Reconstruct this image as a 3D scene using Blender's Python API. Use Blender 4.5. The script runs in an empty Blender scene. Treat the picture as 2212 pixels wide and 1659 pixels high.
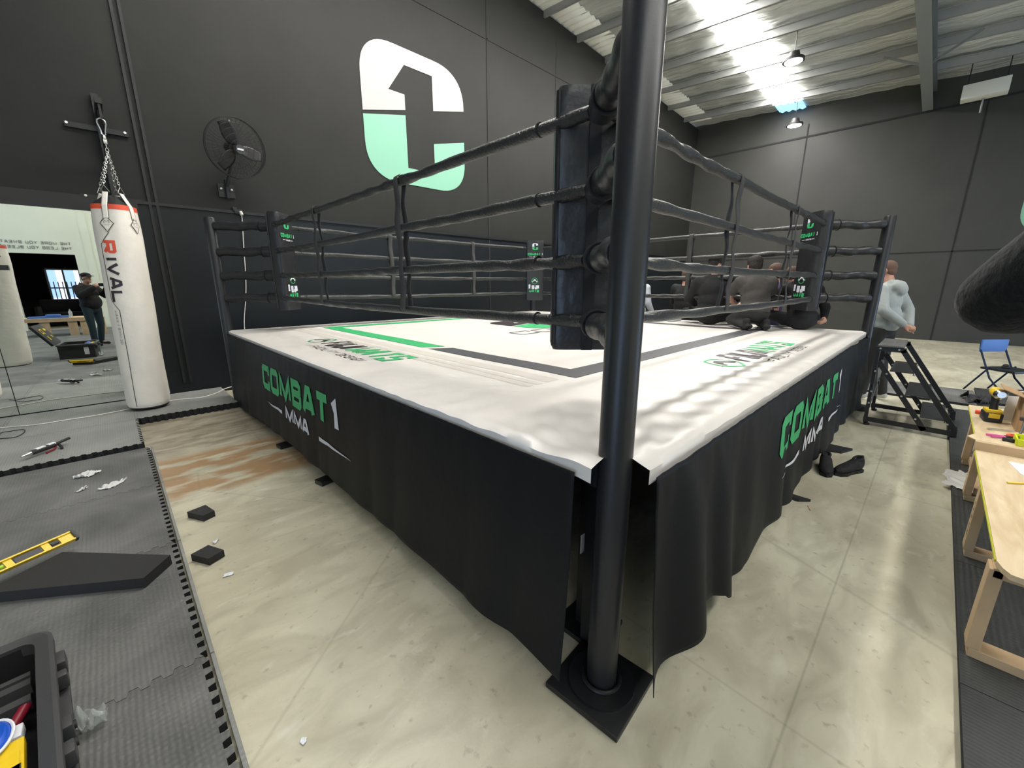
import bpy, bmesh, math, random
from mathutils import Vector, Matrix, Euler, noise
random.seed(7)
sc = bpy.context.scene
COL = sc.collection
PI = math.pi
# ------------------------------------------------------------------ camera
F_PX, YAW, PITCH, ROLL = 880.15, 0.798947, -0.24016, 0.0008
CAM = Vector((-1.0, -0.543, 1.5))
fwd = Vector((math.cos(PITCH)*math.cos(YAW), math.cos(PITCH)*math.sin(YAW), math.sin(PITCH)))
rgt = fwd.cross(Vector((0, 0, 1))).normalized(); upv = rgt.cross(fwd)
cd = bpy.data.cameras.new('camera'); cam = bpy.data.objects.new('camera', cd); COL.objects.link(cam)
cd.sensor_width = 36; cd.lens = 36*F_PX/2212; cd.clip_start = 0.02; cd.clip_end = 200
cam.matrix_world = Matrix.Translation(CAM) @ Matrix((rgt, upv, -fwd)).transposed().to_4x4()
sc.camera = cam
def at(px, py, ax, v):
    """the point of the place seen at a pixel, on the plane where coordinate ax equals v"""
    d = fwd + (px-1106)/F_PX*rgt - (py-829.5)/F_PX*upv
    return CAM + d*((v-CAM[ax])/d[ax])
# ------------------------------------------------------------------ view, world
sc.view_settings.view_transform = 'Standard'; sc.view_settings.look = 'None'
sc.view_settings.exposure = 0.80; sc.view_settings.gamma = 1
sc.view_settings.use_curve_mapping = False
sc.cycles.use_denoising = True
sc.cycles.max_bounces = 7; sc.cycles.sample_clamp_indirect = 6
w = bpy.data.worlds.new('sky'); sc.world = w; w.use_nodes = True
w.node_tree.nodes['Background'].inputs[0].default_value = (.55, .68, .9, 1)
w.node_tree.nodes['Background'].inputs[1].default_value = .8
SKY_STRENGTH = 20.5
YW, XW, YR, XF = 6.452, 15.056, -7.0, -8.0       # left wall, back wall, opposite wall, wall behind the camera
def roof(x, y): return 7.5 - .045*x - .11*(YW-y)*.6
# lights of the place
# (the daylight comes through the emissive roof sheet window_1, an added fill strip, the open roller doors door_1/2 and two lamps, all built below)
DOOR_STRENGTH = 2.6
# ------------------------------------------------------------------ materials
def nt(name):
    m = bpy.data.materials.new(name); m.use_nodes = True
    n = m.node_tree; return m, n, n.nodes['Principled BSDF']
def mat(name, col, rough=.6, metal=0, bump=0, bscale=60, var=0, vscale=4, sheen=0, spec=.5, emit=None, es=0, alpha=1, trans=0):
    m, n, b = nt(name)
    b.inputs['Base Color'].default_value = (*col, 1); b.inputs['Roughness'].default_value = rough
    b.inputs['Metallic'].default_value = metal; b.inputs['Specular IOR Level'].default_value = spec
    if sheen: b.inputs['Sheen Weight'].default_value = sheen
    if alpha < 1: b.inputs['Alpha'].default_value = alpha
    if trans: b.inputs['Transmission Weight'].default_value = trans
    if emit:
        b.inputs['Emission Color'].default_value = (*emit, 1); b.inputs['Emission Strength'].default_value = es
    if bump or var:
        tc = n.nodes.new('ShaderNodeTexCoord')
        if var:
            t = n.nodes.new('ShaderNodeTexNoise'); t.inputs['Scale'].default_value = vscale; t.inputs['Detail'].default_value = 6
            r = n.nodes.new('ShaderNodeMapRange'); r.inputs[3].default_value = 1-var; r.inputs[4].default_value = 1+var
            r.inputs[1].default_value = .3; r.inputs[2].default_value = .7
            mx = n.nodes.new('ShaderNodeVectorMath'); mx.operation = 'SCALE'; mx.inputs[0].default_value = col
            n.links.new(tc.outputs['Object'], t.inputs['Vector']); n.links.new(t.outputs[0], r.inputs[0])
            n.links.new(r.outputs[0], mx.inputs['Scale']); n.links.new(mx.outputs[0], b.inputs['Base Color'])
        if bump:
            t = n.nodes.new('ShaderNodeTexNoise'); t.inputs['Scale'].default_value = bscale; t.inputs['Detail'].default_value = 4
            bp = n.nodes.new('ShaderNodeBump'); bp.inputs['Strength'].default_value = bump; bp.inputs['Distance'].default_value = .02
            n.links.new(tc.outputs['Object'], t.inputs['Vector']); n.links.new(t.outputs[0], bp.inputs['Height'])
            n.links.new(bp.outputs[0], b.inputs['Normal'])
    return m
M = {}
M['wall_black'] = mat('wall_black_paint', (.017, .0175, .016), .6, bump=.05, bscale=90, var=.12, vscale=1.5, spec=.28)
M['wall_black_back'] = mat('wall_charcoal_paint', (.040, .041, .037), .55, bump=.05, bscale=90, var=.1, vscale=1.5)
M['wall_black_low'] = mat('wall_black_lower', (.008, .0105, .0135), .4, bump=.05, bscale=90, var=.15, vscale=1.5, spec=.35)
M['wall_white'] = mat('wall_white_paint', (.64, .67, .56), .8, var=.04, vscale=1)
M['joint'] = mat('joint_sealant', (.016, .016, .017), .8)
M['dark_room'] = mat('dark_room_paint', (.012, .012, .014), .9)
M['steel_black'] = mat('black_powder_coat', (.013, .0135, .015), .38, bump=.03, bscale=300)
M['post_black'] = mat('black_post_paint', (.016, .017, .020), .38, bump=.03, bscale=200)
M['vinyl'] = mat('black_vinyl', (.018, .018, .021), .38, bump=.5, bscale=9)
M['rope'] = mat('black_rope_sleeve', (.024, .025, .025), .42, bump=.4, bscale=70)
M['strap'] = mat('black_webbing', (.045, .045, .046), .75, bump=.2, bscale=200)
M['skirt'] = mat('black_skirt_cloth', (.0048, .006, .0085), .55, bump=.12, bscale=12, spec=.22)
M['canvas'] = mat('white_vinyl_canvas', (.80, .76, .72), .36, bump=.3, bscale=5, var=.04, vscale=2.2)
M['canvas_tone'] = mat('pale_grey_canvas_stripe', (.66, .62, .57), .4)
M['canvas_grey'] = mat('charcoal_canvas_print', (.075, .075, .085), .45)
M['green'] = mat('green_print', (.04, .42, .15), .5, var=.06, vscale=9)
M['white_print'] = mat('white_print', (.72, .73, .8), .55)
M['black_print'] = mat('black_print', (.03, .02, .025), .5)
M['mint'] = mat('mint_paint', (.225, .49, .355), .6)
M['logo_white'] = mat('white_paint', (.46, .445, .44), .6)
M['grey_print'] = mat('grey_print', (.25, .25, .25), .6)
M['bag'] = mat('white_bag_leather', (.84, .79, .71), .5, bump=.2, bscale=14, var=.05, vscale=5)
M['bag_black'] = mat('bag_black_vinyl', (.02, .02, .02), .5)
M['red'] = mat('red_band', (.75, .09, .04), .55)
M['chrome'] = mat('zinc_steel', (.62, .62, .6), .3, metal=1)
M['bolt'] = mat('bolt_steel', (.7, .7, .68), .3, metal=.9)
M['foam'] = mat('black_eva_foam', (.02, .02, .021), .7, bump=.15, bscale=150)
M['foam_side'] = mat('black_foam_cut_edge', (.012, .012, .014), .9)
M['yellow'] = mat('yellow_enamel', (.85, .58, .02), .4)
M['plastic_black'] = mat('black_tool_plastic', (.018, .018, .02), .5)
M['plastic_grey'] = mat('dark_grey_tool_plastic', (.05, .05, .053), .55, bump=.05, bscale=200)
M['blue'] = mat('blue_plastic', (.01, .09, .55), .4)
M['blue_back'] = mat('blue_vinyl', (.06, .17, .5), .45)
M['lime'] = mat('lime_vial', (.4, .7, .05), .2)
M['clear'] = mat('clear_film', (.85, .9, .88), .15, trans=.55, alpha=.6)
M['film'] = mat('white_film', (.8, .8, .78), .3, alpha=.85)
M['cord_white'] = mat('white_cord', (.7, .68, .62), .5)
M['pine'] = mat('pine_timber', (.55, .39, .23), .65, var=.12, vscale=6)
M['cardboard'] = mat('cardboard', (.4, .25, .13), .85, var=.08, vscale=3)
M['paper'] = mat('white_paper', (.8, .82, .86), .7)
M['tray'] = mat('lime_yellow_tray', (.62, .68, .02), .4)
M['pink'] = mat('pink_grip', (.65, .1, .35), .45)
M['skin'] = mat('skin', (.5, .27, .19), .55, var=.06, vscale=30)
M['hair_dark'] = mat('dark_hair', (.018, .014, .012), .7, bump=.8, bscale=90)
M['hair_brown'] = mat('brown_hair', (.1, .055, .035), .7, bump=.8, bscale=90)
M['hair_short'] = mat('cropped_brown_hair', (.16, .09, .065), .8, bump=.5, bscale=200)
M['hoodie'] = mat('grey_marl_fleece', (.36, .39, .38), .9, bump=.25, bscale=25, sheen=.3)
M['tee'] = mat('dark_grey_tee', (.06, .055, .052), .9, bump=.25, bscale=20)
M['black_cloth'] = mat('black_cloth', (.012, .012, .014), .9, bump=.3, bscale=20)
M['fleece_black'] = mat('black_fleece', (.006, .007, .010), .9, bump=.25, bscale=60, sheen=.12)
M['purple'] = mat('purple_tee', (.06, .04, .13), .9, bump=.2, bscale=20)
M['denim'] = mat('navy_denim', (.012, .022, .06), .85, bump=.2, bscale=60)
M['teal_denim'] = mat('dark_teal_trousers', (.012, .03, .038), .9)
M['grey_trouser'] = mat('dark_grey_trousers', (.03, .03, .03), .9)
M['white_cloth'] = mat('pale_grey_cloth', (.5, .53, .58), .85)
M['shoe_white'] = mat('pale_grey_trainers', (.5, .5, .48), .7)
M['shoe_black'] = mat('black_knit_shoes', (.008, .008, .009), .75, bump=.4, bscale=90)
M['phone'] = mat('black_phone', (.01, .01, .012), .2)
M['fan_black'] = mat('black_fan_wire', (.014, .014, .014), .55)
M['purlin'] = mat('galvanised_purlin', (.34, .345, .34), .5, metal=.4)
M['roof_dark'] = mat('grey_beam_paint', (.2, .21, .21), .6)
M['roof_bright'] = mat('pale_roof_sheet', (.75, .75, .68), .5)
M['lamp_on'] = mat('lamp_face', (1, 1, 1), .5, emit=(1, .97, 1), es=30)
M['skylight'] = mat('translucent_roof_sheet', (.9, .95, 1), .5, emit=(1, .96, .90), es=SKY_STRENGTH)
M['skylight_fill'] = mat('fill_roof_sheet', (.9, .95, 1), .5, emit=(1, .97, .93), es=9)
M['skylight_blue'] = mat('blue_roof_sheet', (.3, .55, .8), .5, emit=(.25, .55, .85), es=1.1)
M['window_glow'] = mat('daylit_street', (.1, .1, .1), .5, emit=(.33, .5, 1), es=1.1)
M['window_white'] = mat('daylit_pale_wall', (.1, .1, .1), .5, emit=(.85, .85, 1), es=1.2)
M['mirror'] = mat('silvered_glass', (.86, .9, .87), .0, metal=1)
M['terrain'] = mat('worn_sofa_vinyl', (.02, .02, .022), .5)

def concrete():
    m, n, b = nt('polished_concrete'); L = n.links.new; N = n.nodes.new
    tc = N('ShaderNodeTexCoord')
    def noi(s, d=5, sc_=(1, 1, 1), dist=0):
        mp = N('ShaderNodeMapping'); mp.inputs['Scale'].default_value = sc_
        t = N('ShaderNodeTexNoise'); t.inputs['Scale'].default_value = s; t.inputs['Detail'].default_value = d
        t.inputs['Distortion'].default_value = dist
        L(tc.outputs['Object'], mp.inputs[0]); L(mp.outputs[0], t.inputs['Vector']); return t.outputs[0]
    def ramp(v, a, bb, ca, cb):
        r = N('ShaderNodeValToRGB'); r.color_ramp.elements[0].position = a; r.color_ramp.elements[1].position = bb
        r.color_ramp.elements[0].color = (*ca, 1); r.color_ramp.elements[1].color = (*cb, 1); L(v, r.inputs[0]); return r.outputs[0]
    def mix(f, a, bb, mode='MIX'):
        x = N('ShaderNodeMix'); x.data_type = 'RGBA'; x.blend_type = mode
        for s, v in ((x.inputs[0], f), (x.inputs[6], a), (x.inputs[7], bb)):
            if isinstance(v, (float, int)): s.default_value = v
            elif isinstance(v, tuple): s.default_value = (*v, 1)
            else: L(v, s)
        return x.outputs[2]
    base = ramp(noi(.9, 8), .35, .68, (.48, .445, .33), (.68, .65, .50))
    base = mix(ramp(noi(2.6, 10, (1, 2.2, 1), .8), .42, .66, (0, 0, 0), (.7, .7, .7)), base, (.38, .35, .255))
    base = mix(ramp(noi(5.5, 8, (1, 2, 1), .4), .6, .75, (0, 0, 0), (.6, .6, .6)), base, (.70, .68, .58))
    blotch = ramp(noi(22, 6), .62, .72, (0, 0, 0), (.5, .5, .5))
    base = mix(blotch, base, (.24, .21, .16))
    # the old brown glue stains near the left mats: a box mask in x,y broken up by streaky noise
    sx = N('ShaderNodeSeparateXYZ'); L(tc.outputs['Object'], sx.inputs[0])
    def band(o, a, b2, soft):
        r = N('ShaderNodeMapRange'); r.inputs[1].default_value = a-soft; r.inputs[2].default_value = a+soft; L(o, r.inputs[0])
        r2 = N('ShaderNodeMapRange'); r2.inputs[1].default_value = b2-soft; r2.inputs[2].default_value = b2+soft
        r2.inputs[3].default_value = 1; r2.inputs[4].default_value = 0; L(o, r2.inputs[0])
        mm = N('ShaderNodeMath'); mm.operation = 'MULTIPLY'; L(r.outputs[0], mm.inputs[0]); L(r2.outputs[0], mm.inputs[1]); return mm.outputs[0]
    my = band(sx.outputs[1], 2.98, 3.95, .07); mx = band(sx.outputs[0], -1.2, .9, .2)
    mm = N('ShaderNodeMath'); mm.operation = 'MULTIPLY'; L(my, mm.inputs[0]); L(mx, mm.inputs[1])
    st = ramp(noi(2.6, 10, (1, 2.6, 1), .3), .40, .54, (0, 0, 0), (.9, .9, .9))
    m2 = N('ShaderNodeMath'); m2.operation = 'MULTIPLY'; L(mm.outputs[0], m2.inputs[0]); L(st, m2.inputs[1])
    base = mix(m2.outputs[0], base, (.36, .215, .105))
    my = band(sx.outputs[1], 4.05, 5.6, .15)
    mm = N('ShaderNodeMath'); mm.operation = 'MULTIPLY'; L(my, mm.inputs[0]); L(mx, mm.inputs[1])
    st = ramp(noi(3.0, 9, (1, 3, 1), .5), .35, .65, (.25, .25, .25), (.8, .8, .8))
    m2 = N('ShaderNodeMath'); m2.operation = 'MULTIPLY'; L(mm.outputs[0], m2.inputs[0]); L(st, m2.inputs[1])
    base = mix(m2.outputs[0], base, (.17, .13, .09))
    # saw-cut joints
    for o, v in ((sx.outputs[0], 2.9), (sx.outputs[1], -.42), (sx.outputs[1], 4.02)):
        bb = band(o, v-.004, v+.004, .003); ml = N('ShaderNodeMath'); ml.operation = 'MULTIPLY'; ml.inputs[1].default_value = .3
        L(bb, ml.inputs[0]); base = mix(ml.outputs[0], base, (.1, .085, .06))
    cr = N('ShaderNodeTexVoronoi'); cr.feature = 'DISTANCE_TO_EDGE'; cr.inputs['Scale'].default_value = .45
    L(tc.outputs['Object'], cr.inputs['Vector'])
    base = mix(ramp(cr.outputs[0], .0, .0015, (.25, .25, .25), (0, 0, 0)), base, (.2, .17, .12))
    L(base, b.inputs['Base Color'])
    rr = N('ShaderNodeMapRange'); rr.inputs[3].default_value = .3; rr.inputs[4].default_value = .55; L(noi(2.5, 5), rr.inputs[0])
    L(rr.outputs[0], b.inputs['Roughness'])
    bp = N('ShaderNodeBump'); bp.inputs['Strength'].default_value = .12; bp.inputs['Distance'].default_value = .01
    L(noi(30, 6), bp.inputs['Height']); L(bp.outputs[0], b.inputs['Normal'])
    return m
M['concrete'] = concrete()
def matmat(name, c0, c1):
    m, n, b = nt(name); L = n.links.new; N = n.nodes.new
    tc = N('ShaderNodeTexCoord'); t = N('ShaderNodeTexNoise'); t.inputs['Scale'].default_value = 2.2; t.inputs['Detail'].default_value = 9
    t.inputs['Distortion'].default_value = .5
    L(tc.outputs['Object'], t.inputs['Vector'])
    r = N('ShaderNodeValToRGB'); r.color_ramp.elements[0].position = .35; r.color_ramp.elements[1].position = .72
    r.color_ramp.elements[0].color = (*c0, 1); r.color_ramp.elements[1].color = (*c1, 1); L(t.outputs[0], r.inputs[0])
    L(r.outputs[0], b.inputs['Base Color']); b.inputs['Roughness'].default_value = .62
    wv = N('ShaderNodeTexWave'); wv.inputs['Scale'].default_value = 18; wv.inputs['Distortion'].default_value = 1.5; wv.bands_direction = 'X'
    w2 = N('ShaderNodeTexWave'); w2.inputs['Scale'].default_value = 14; w2.inputs['Distortion'].default_value = 1.5; w2.bands_direction = 'Y'
    ad = N('ShaderNodeMath'); L(tc.outputs['Object'], wv.inputs[0]); L(tc.outputs['Object'], w2.inputs[0])
    L(wv.outputs[1], ad.inputs[0]); L(w2.outputs[1], ad.inputs[1])
    bp = N('ShaderNodeBump'); bp.inputs['Strength'].default_value = .22; bp.inputs['Distance'].default_value = .006
    L(ad.outputs[0], bp.inputs['Height']); L(bp.outputs[0], b.inputs['Normal'])
    return m
M['mat_grey'] = matmat('grey_floor_mat', (.088, .09, .086), (.20, .20, .195))
M['mat_pale'] = matmat('pale_dusty_floor_mat', (.20, .205, .195), (.29, .295, .28))
M['mat_dark'] = matmat('dark_floor_mat', (.03, .032, .032), (.055, .058, .057))
def ply():
    m, n, b = nt('plywood'); L = n.links.new; N = n.nodes.new
    tc = N('ShaderNodeTexCoord'); mp = N('ShaderNodeMapping'); mp.inputs['Scale'].default_value = (1.2, 6, 1)
    t = N('ShaderNodeTexNoise'); t.inputs['Scale'].default_value = 2.5; t.inputs['Detail'].default_value = 8; t.inputs['Distortion'].default_value = 1.2
    L(tc.outputs['Object'], mp.inputs[0]); L(mp.outputs[0], t.inputs['Vector'])
    r = N('ShaderNodeValToRGB'); r.color_ramp.elements[0].position = .3; r.color_ramp.elements[1].position = .7
    r.color_ramp.elements[0].color = (.52, .39, .23, 1); r.color_ramp.elements[1].color = (.68, .56, .38, 1)
    L(t.outputs[0], r.inputs[0]); L(r.outputs[0], b.inputs['Base Color']); b.inputs['Roughness'].default_value = .6
    return m
M['ply'] = ply()
def foil():
    m, n, b = nt('silver_roof_foil'); L = n.links.new; N = n.nodes.new
    b.inputs['Base Color'].default_value = (.62, .64, .62, 1); b.inputs['Metallic'].default_value = .3; b.inputs['Roughness'].default_value = .42
    tc = N('ShaderNodeTexCoord'); mp = N('ShaderNodeMapping'); mp.inputs['Scale'].default_value = (3, .8, 1)
    t = N('ShaderNodeTexNoise'); t.inputs['Scale'].default_value = 2.2; t.inputs['Detail'].default_value = 6
    L(tc.outputs['Object'], mp.inputs[0]); L(mp.outputs[0], t.inputs['Vector'])
    bp = N('ShaderNodeBump'); bp.inputs['Strength'].default_value = .9; bp.inputs['Distance'].default_value = .12
    L(t.outputs[0], bp.inputs['Height']); L(bp.outputs[0], b.inputs['Normal']); return m
M['foil'] = foil()

# ------------------------------------------------------------------ helpers
class MB:
    def __init__(s): s.bm = bmesh.new()
    def box(s, c, d, rot=None, bev=0):
        r = bmesh.ops.create_cube(s.bm, size=1); vs = r['verts']
        bmesh.ops.scale(s.bm, vec=d, verts=vs)
        if bev:
            es = list({e for v in vs for e in v.link_edges})
            g = bmesh.ops.bevel(s.bm, geom=es, offset=bev, segments=2, affect='EDGES', profile=.6)
            vs = list({v for f in g['faces'] for v in f.verts} | {v for v in vs if v.is_valid})
            seen = set(vs); st = list(vs)
            while st:
                v = st.pop()
                for e in v.link_edges:
                    o = e.other_vert(v)
                    if o not in seen: seen.add(o); st.append(o)
            vs = list(seen)
        mt = (Matrix(rot) if rot is not None else Matrix.Identity(3)).to_4x4()
        bmesh.ops.transform(s.bm, matrix=Matrix.Translation(Vector(c)) @ mt, verts=vs)
        return s
    def beam(s, a, b, wd, ht, bev=0, up=(0, 0, 1)):
        a, b = Vector(a), Vector(b); x = (b-a); L = x.length; x.normalize(); u = Vector(up)
        if abs(x.dot(u)) > .95: u = Vector((1, 0, 0)) if abs(x.x) < .9 else Vector((0, 1, 0))
        y = u.cross(x).normalized(); z = x.cross(y)
        return s.box((a+b)/2, (L, wd, ht), Matrix((x, y, z)).transposed(), bev)
    def tube(s, pts, r, n=10, close=False, cap=True, flat=1):
        pts = [Vector(p) for p in pts]; N = len(pts)
        rs = r if isinstance(r, (list, tuple)) else [r]*N
        prev = None; rings = []
        for i, p in enumerate(pts):
            if close: t = pts[(i+1) % N]-pts[i-1]
            else: t = pts[min(i+1, N-1)]-pts[max(i-1, 0)]
            t.normalize()
            if prev is None:
                a = Vector((0, 0, 1)) if abs(t.z) < .9 else Vector((1, 0, 0))
                u = (a-t*a.dot(t)).normalized()
            else: u = (prev-t*prev.dot(t)).normalized()
            prev = u; v = t.cross(u)
            rings.append([s.bm.verts.new(p+(u*math.cos(2*PI*k/n)+v*flat*math.sin(2*PI*k/n))*rs[i]) for k in range(n)])
        for i in range(N if close else N-1):
            A, B = rings[i], rings[(i+1) % N]
            for k in range(n): s.bm.faces.new((A[k], A[(k+1) % n], B[(k+1) % n], B[k]))
        if cap and not close:
            s.bm.faces.new(rings[0][::-1]); s.bm.faces.new(rings[-1])
        return s
    def cyl(s, a, b, r, r2=None, n=20): return s.tube([a, b], [r, r if r2 is None else r2], n)
    def lathe(s, prof, c=(0, 0, 0), n=40, fn=None):
        rings = []
        for (r, z) in prof:
            ring = []
            for k in range(n):
                a = 2*PI*k/n; rr = r*(fn(a, z) if fn else 1)
                ring.append(s.bm.verts.new((c[0]+rr*math.cos(a), c[1]+rr*math.sin(a), c[2]+z)))
            rings.append(ring)
        for A, B in zip(rings, rings[1:]):
            for k in range(n): s.bm.faces.new((A[k], A[(k+1) % n], B[(k+1) % n], B[k]))
        s.bm.faces.new(rings[0][::-1]); s.bm.faces.new(rings[-1]); return s
    def ell(s, c, r, rot=None, u=20, v=12):
        m = Matrix(rot) if rot is not None else Matrix.Identity(3); c = Vector(c); new = s.bm.verts.new
        P = lambda a, b: c+m @ Vector((r[0]*math.cos(a)*math.cos(b), r[1]*math.sin(a)*math.cos(b), r[2]*math.sin(b)))
        top, bot = new(P(0, PI/2)), new(P(0, -PI/2))
        rows = [[new(P(2*PI*i/u, -PI/2+PI*j/v)) for i in range(u)] for j in range(1, v)]
        for A, B in zip(rows, rows[1:]):
            for i in range(u): s.bm.faces.new((A[i], A[(i+1) % u], B[(i+1) % u], B[i]))
        for i in range(u): s.bm.faces.new((bot, rows[0][(i+1) % u], rows[0][i])); s.bm.faces.new((top, rows[-1][i], rows[-1][(i+1) % u]))
        return s
    def poly(s, pts, off):
        """a prism: polygon pts extruded by the vector off"""
        off = Vector(off); pts = [Vector(p) for p in pts]
        a = [s.bm.verts.new(p) for p in pts]; b = [s.bm.verts.new(p+off) for p in pts]
        f1 = s.bm.faces.new(a); f2 = s.bm.faces.new(b[::-1]); f1.normal_update(); f2.normal_update()
        for i in range(len(a)):
            j = (i+1) % len(a); s.bm.faces.new((a[j], a[i], b[i], b[j]))
        bmesh.ops.triangulate(s.bm, faces=[f1, f2]); return s
    def grid(s, nu, nv, fn, skip=None):
        vs = [[s.bm.verts.new(fn(i/nu, j/nv)) for j in range(nv+1)] for i in range(nu+1)]
        for i in range(nu):
            for j in range(nv):
                if skip and skip((i+.5)/nu, (j+.5)/nv): continue
                s.bm.faces.new((vs[i][j], vs[i+1][j], vs[i+1][j+1], vs[i][j+1]))
        loose = [v for v in s.bm.verts if not v.link_faces]
        bmesh.ops.delete(s.bm, geom=loose, context='VERTS'); return s
    def build(s, name, m, parent=None, smooth=40, solid=0, normals=True):
        if normals: bmesh.ops.recalc_face_normals(s.bm, faces=s.bm.faces)
        me = bpy.data.meshes.new(name); s.bm.to_mesh(me); s.bm.free()
        if smooth:
            me.polygons.foreach_set('use_smooth', [True]*len(me.polygons)); me.set_sharp_from_angle(angle=math.radians(smooth))
        ms = m if isinstance(m, (list, tuple)) else [m]
        for x in ms: me.materials.append(M[x] if isinstance(x, str) else x)
        o = bpy.data.objects.new(name, me); COL.objects.link(o)
        if parent: o.parent = parent
        if solid:
            md = o.modifiers.new('thickness', 'SOLIDIFY'); md.thickness = solid; md.offset = 0
        return o
def tag(o, label, cat, group=None, kind=None):
    if label: o['label'] = label
    if cat: o['category'] = cat
    if group: o['group'] = group
    if kind: o['kind'] = kind
    return o
def thing(name, label, cat, loc=(0, 0, 0), rz=0, group=None):
    o = bpy.data.objects.new(name, None); COL.objects.link(o); o.location = loc; o.rotation_euler = (0, 0, rz)
    o.empty_display_size = .1
    return tag(o, label, cat, group)
def struct(o): o['kind'] = 'structure'; return o
def dup(root, loc, rz=None, label=None, group=None):
    def cp(o, par):
        c = o.copy(); COL.objects.link(c)
        if par: c.parent = par
        for ch in list(o.children): cp(ch, c)
        return c
    r = cp(root, None); r.location = loc
    if rz is not None: r.rotation_euler = (0, 0, rz)
    if label: r['label'] = label
    if group: r['group'] = group
    return r
def fill(mb, vs):
    f = mb.bm.faces.new(vs); f.normal_update(); bmesh.ops.triangulate(mb.bm, faces=[f])
def fbm(x, y, z=0, s=1): return noise.noise(Vector((x*s, y*s, z*s)))

# ------------------------------------------------------------------ lettering: stroke glyphs, mitred into flat ribbons
G = {
'A': [[(0, 0), (.36, 1), (.64, 1), (1, 0)], [(.16, .3), (.84, .3)]],
'B': [[(0, 0), (0, 1), (.8, 1), (.95, .88), (.95, .64), (.8, .52), (1, .38), (1, .12), (.85, 0), (0, 0)], [(0, .52), (.8, .52)]],
'C': [[(1, .66), (1, 1), (.12, 1), (0, .88), (0, .12), (.12, 0), (1, 0), (1, .34)]],
'D': [[(0, 0), (0, 1), (.82, 1), (1, .82), (1, .18), (.82, 0), (0, 0)]],
'E': [[(1, 1), (0, 1), (0, 0), (1, 0)], [(0, .5), (.85, .5)]],
'F': [[(1, 1), (0, 1), (0, 0)], [(0, .5), (.85, .5)]],
'G': [[(1, .75), (1, 1), (.1, 1), (0, .9), (0, .1), (.1, 0), (1, 0), (1, .45), (.5, .45)]],
'H': [[(0, 0), (0, 1)], [(1, 0), (1, 1)], [(0, .5), (1, .5)]],
'I': [[(.5, 0), (.5, 1)]],
'J': [[(1, 1), (1, .1), (.9, 0), (.1, 0), (0, .1), (0, .35)]],
'K': [[(0, 0), (0, 1)], [(1, 1), (.1, .5), (1, 0)]],
'L': [[(0, 1), (0, 0), (1, 0)]],
'M': [[(0, 0), (0, 1), (.5, .0), (1, 1), (1, 0)]],
'N': [[(0, 0), (0, 1), (1, 0), (1, 1)]],
'O': [[(.12, 1), (.88, 1), (1, .88), (1, .12), (.88, 0), (.12, 0), (0, .12), (0, .88), (.12, 1)]],
'P': [[(0, 0), (0, 1), (.9, 1), (1, .88), (1, .5), (.9, .4), (0, .4)]],
'R': [[(0, 0), (0, 1), (.88, 1), (1, .88), (1, .55), (.88, .42), (0, .42)], [(.45, .42), (1, 0)]],
'S': [[(1, .75), (1, 1), (0, 1), (0, .52), (1, .52), (1, 0), (0, 0), (0, .25)]],
'T': [[(0, 1), (1, 1)], [(.5, 1), (.5, 0)]],
'U': [[(0, 1), (0, .1), (.1, 0), (.9, 0), (1, .1), (1, 1)]],
'V': [[(0, 1), (.5, 0), (1, 1)]],
'W': [[(0, 1), (.22, 0), (.5, .85), (.78, 0), (1, 1)]],
'X': [[(0, 0), (1, 1)], [(0, 1), (1, 0)]],
'Y': [[(0, 1), (.5, .45), (1, 1)], [(.5, .45), (.5, 0)]],
'0': [[(0, 0), (0, 1), (1, 1), (1, 0), (0, 0)]],
'1': [[(.05, .8), (.5, 1), (.5, 0)]],
'3': [[(0, 1), (1, 1), (1, 0), (0, 0)], [(.2, .5), (1, .5)]],
'/': [[(0, 0), (1, 1)]],
}
def ribbon(mb, pts, t, fn, step=.25):
    """mitred ribbon of width t through the 2-D points; fn maps (u, v) to the surface"""
    closed = pts[0] == pts[-1]; P = [Vector((*p, 0)) for p in (pts[:-1] if closed else pts)]; n = len(P)
    q = []
    for i in range(n if closed else n-1):
        a, b = P[i], P[(i+1) % n]; k = max(1, int((b-a).length/step))
        for j in range(k): q.append(a.lerp(b, j/k))
    if not closed: q.append(P[-1])
    n = len(q); L = []; R = []
    for i in range(n):
        d0 = q[i]-q[i-1] if (i or closed) else q[1]-q[0]
        d1 = q[(i+1) % n]-q[i] if (i < n-1 or closed) else d0
        d0 = d0.normalized(); d1 = d1.normalized()
        n0 = Vector((-d0.y, d0.x, 0)); n1 = Vector((-d1.y, d1.x, 0)); m = (n0+n1)
        if m.length < .3: m = n0
        m.normalize(); k = t/2/max(.72, m.dot(n1)); L.append(q[i]+m*k); R.append(q[i]-m*k)
    vl = [mb.bm.verts.new(fn(p.x, p.y)) for p in L]; vr = [mb.bm.verts.new(fn(p.x, p.y)) for p in R]
    for i in range(n if closed else n-1):
        j = (i+1) % n; mb.bm.faces.new((vl[i], vl[j], vr[j], vr[i]))
def text(mb, s, fn, h, wd=.8, t=.2, gap=.22, slant=0, align=0, step=.25, narrow=None):
    """s in letters h high, each wd*h wide; fn(u, v) -> point; returns the length"""
    T = t*h; x = 0; runs = []
    for ch in s:
        if ch == ' ': x += wd*h*.7; continue
        cw = wd*h*(.35 if ch == 'I' else .5 if ch in '1/' else 1.2 if ch in 'MW' else 1)
        runs.append((ch, x, cw)); x += cw+gap*h
    tot = x-gap*h; off = -tot*align
    for ch, x0, cw in runs:
        for st in G[ch]:
            pts = []
            for (a, b) in st:
                v = T/2+b*(h-T); u = T/2+a*(cw-T)
                if ch == 'I': u = cw/2
                pts.append((off+x0+u+slant*v, v))
            ribbon(mb, pts, T, fn, step*h*4)
    return tot
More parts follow.
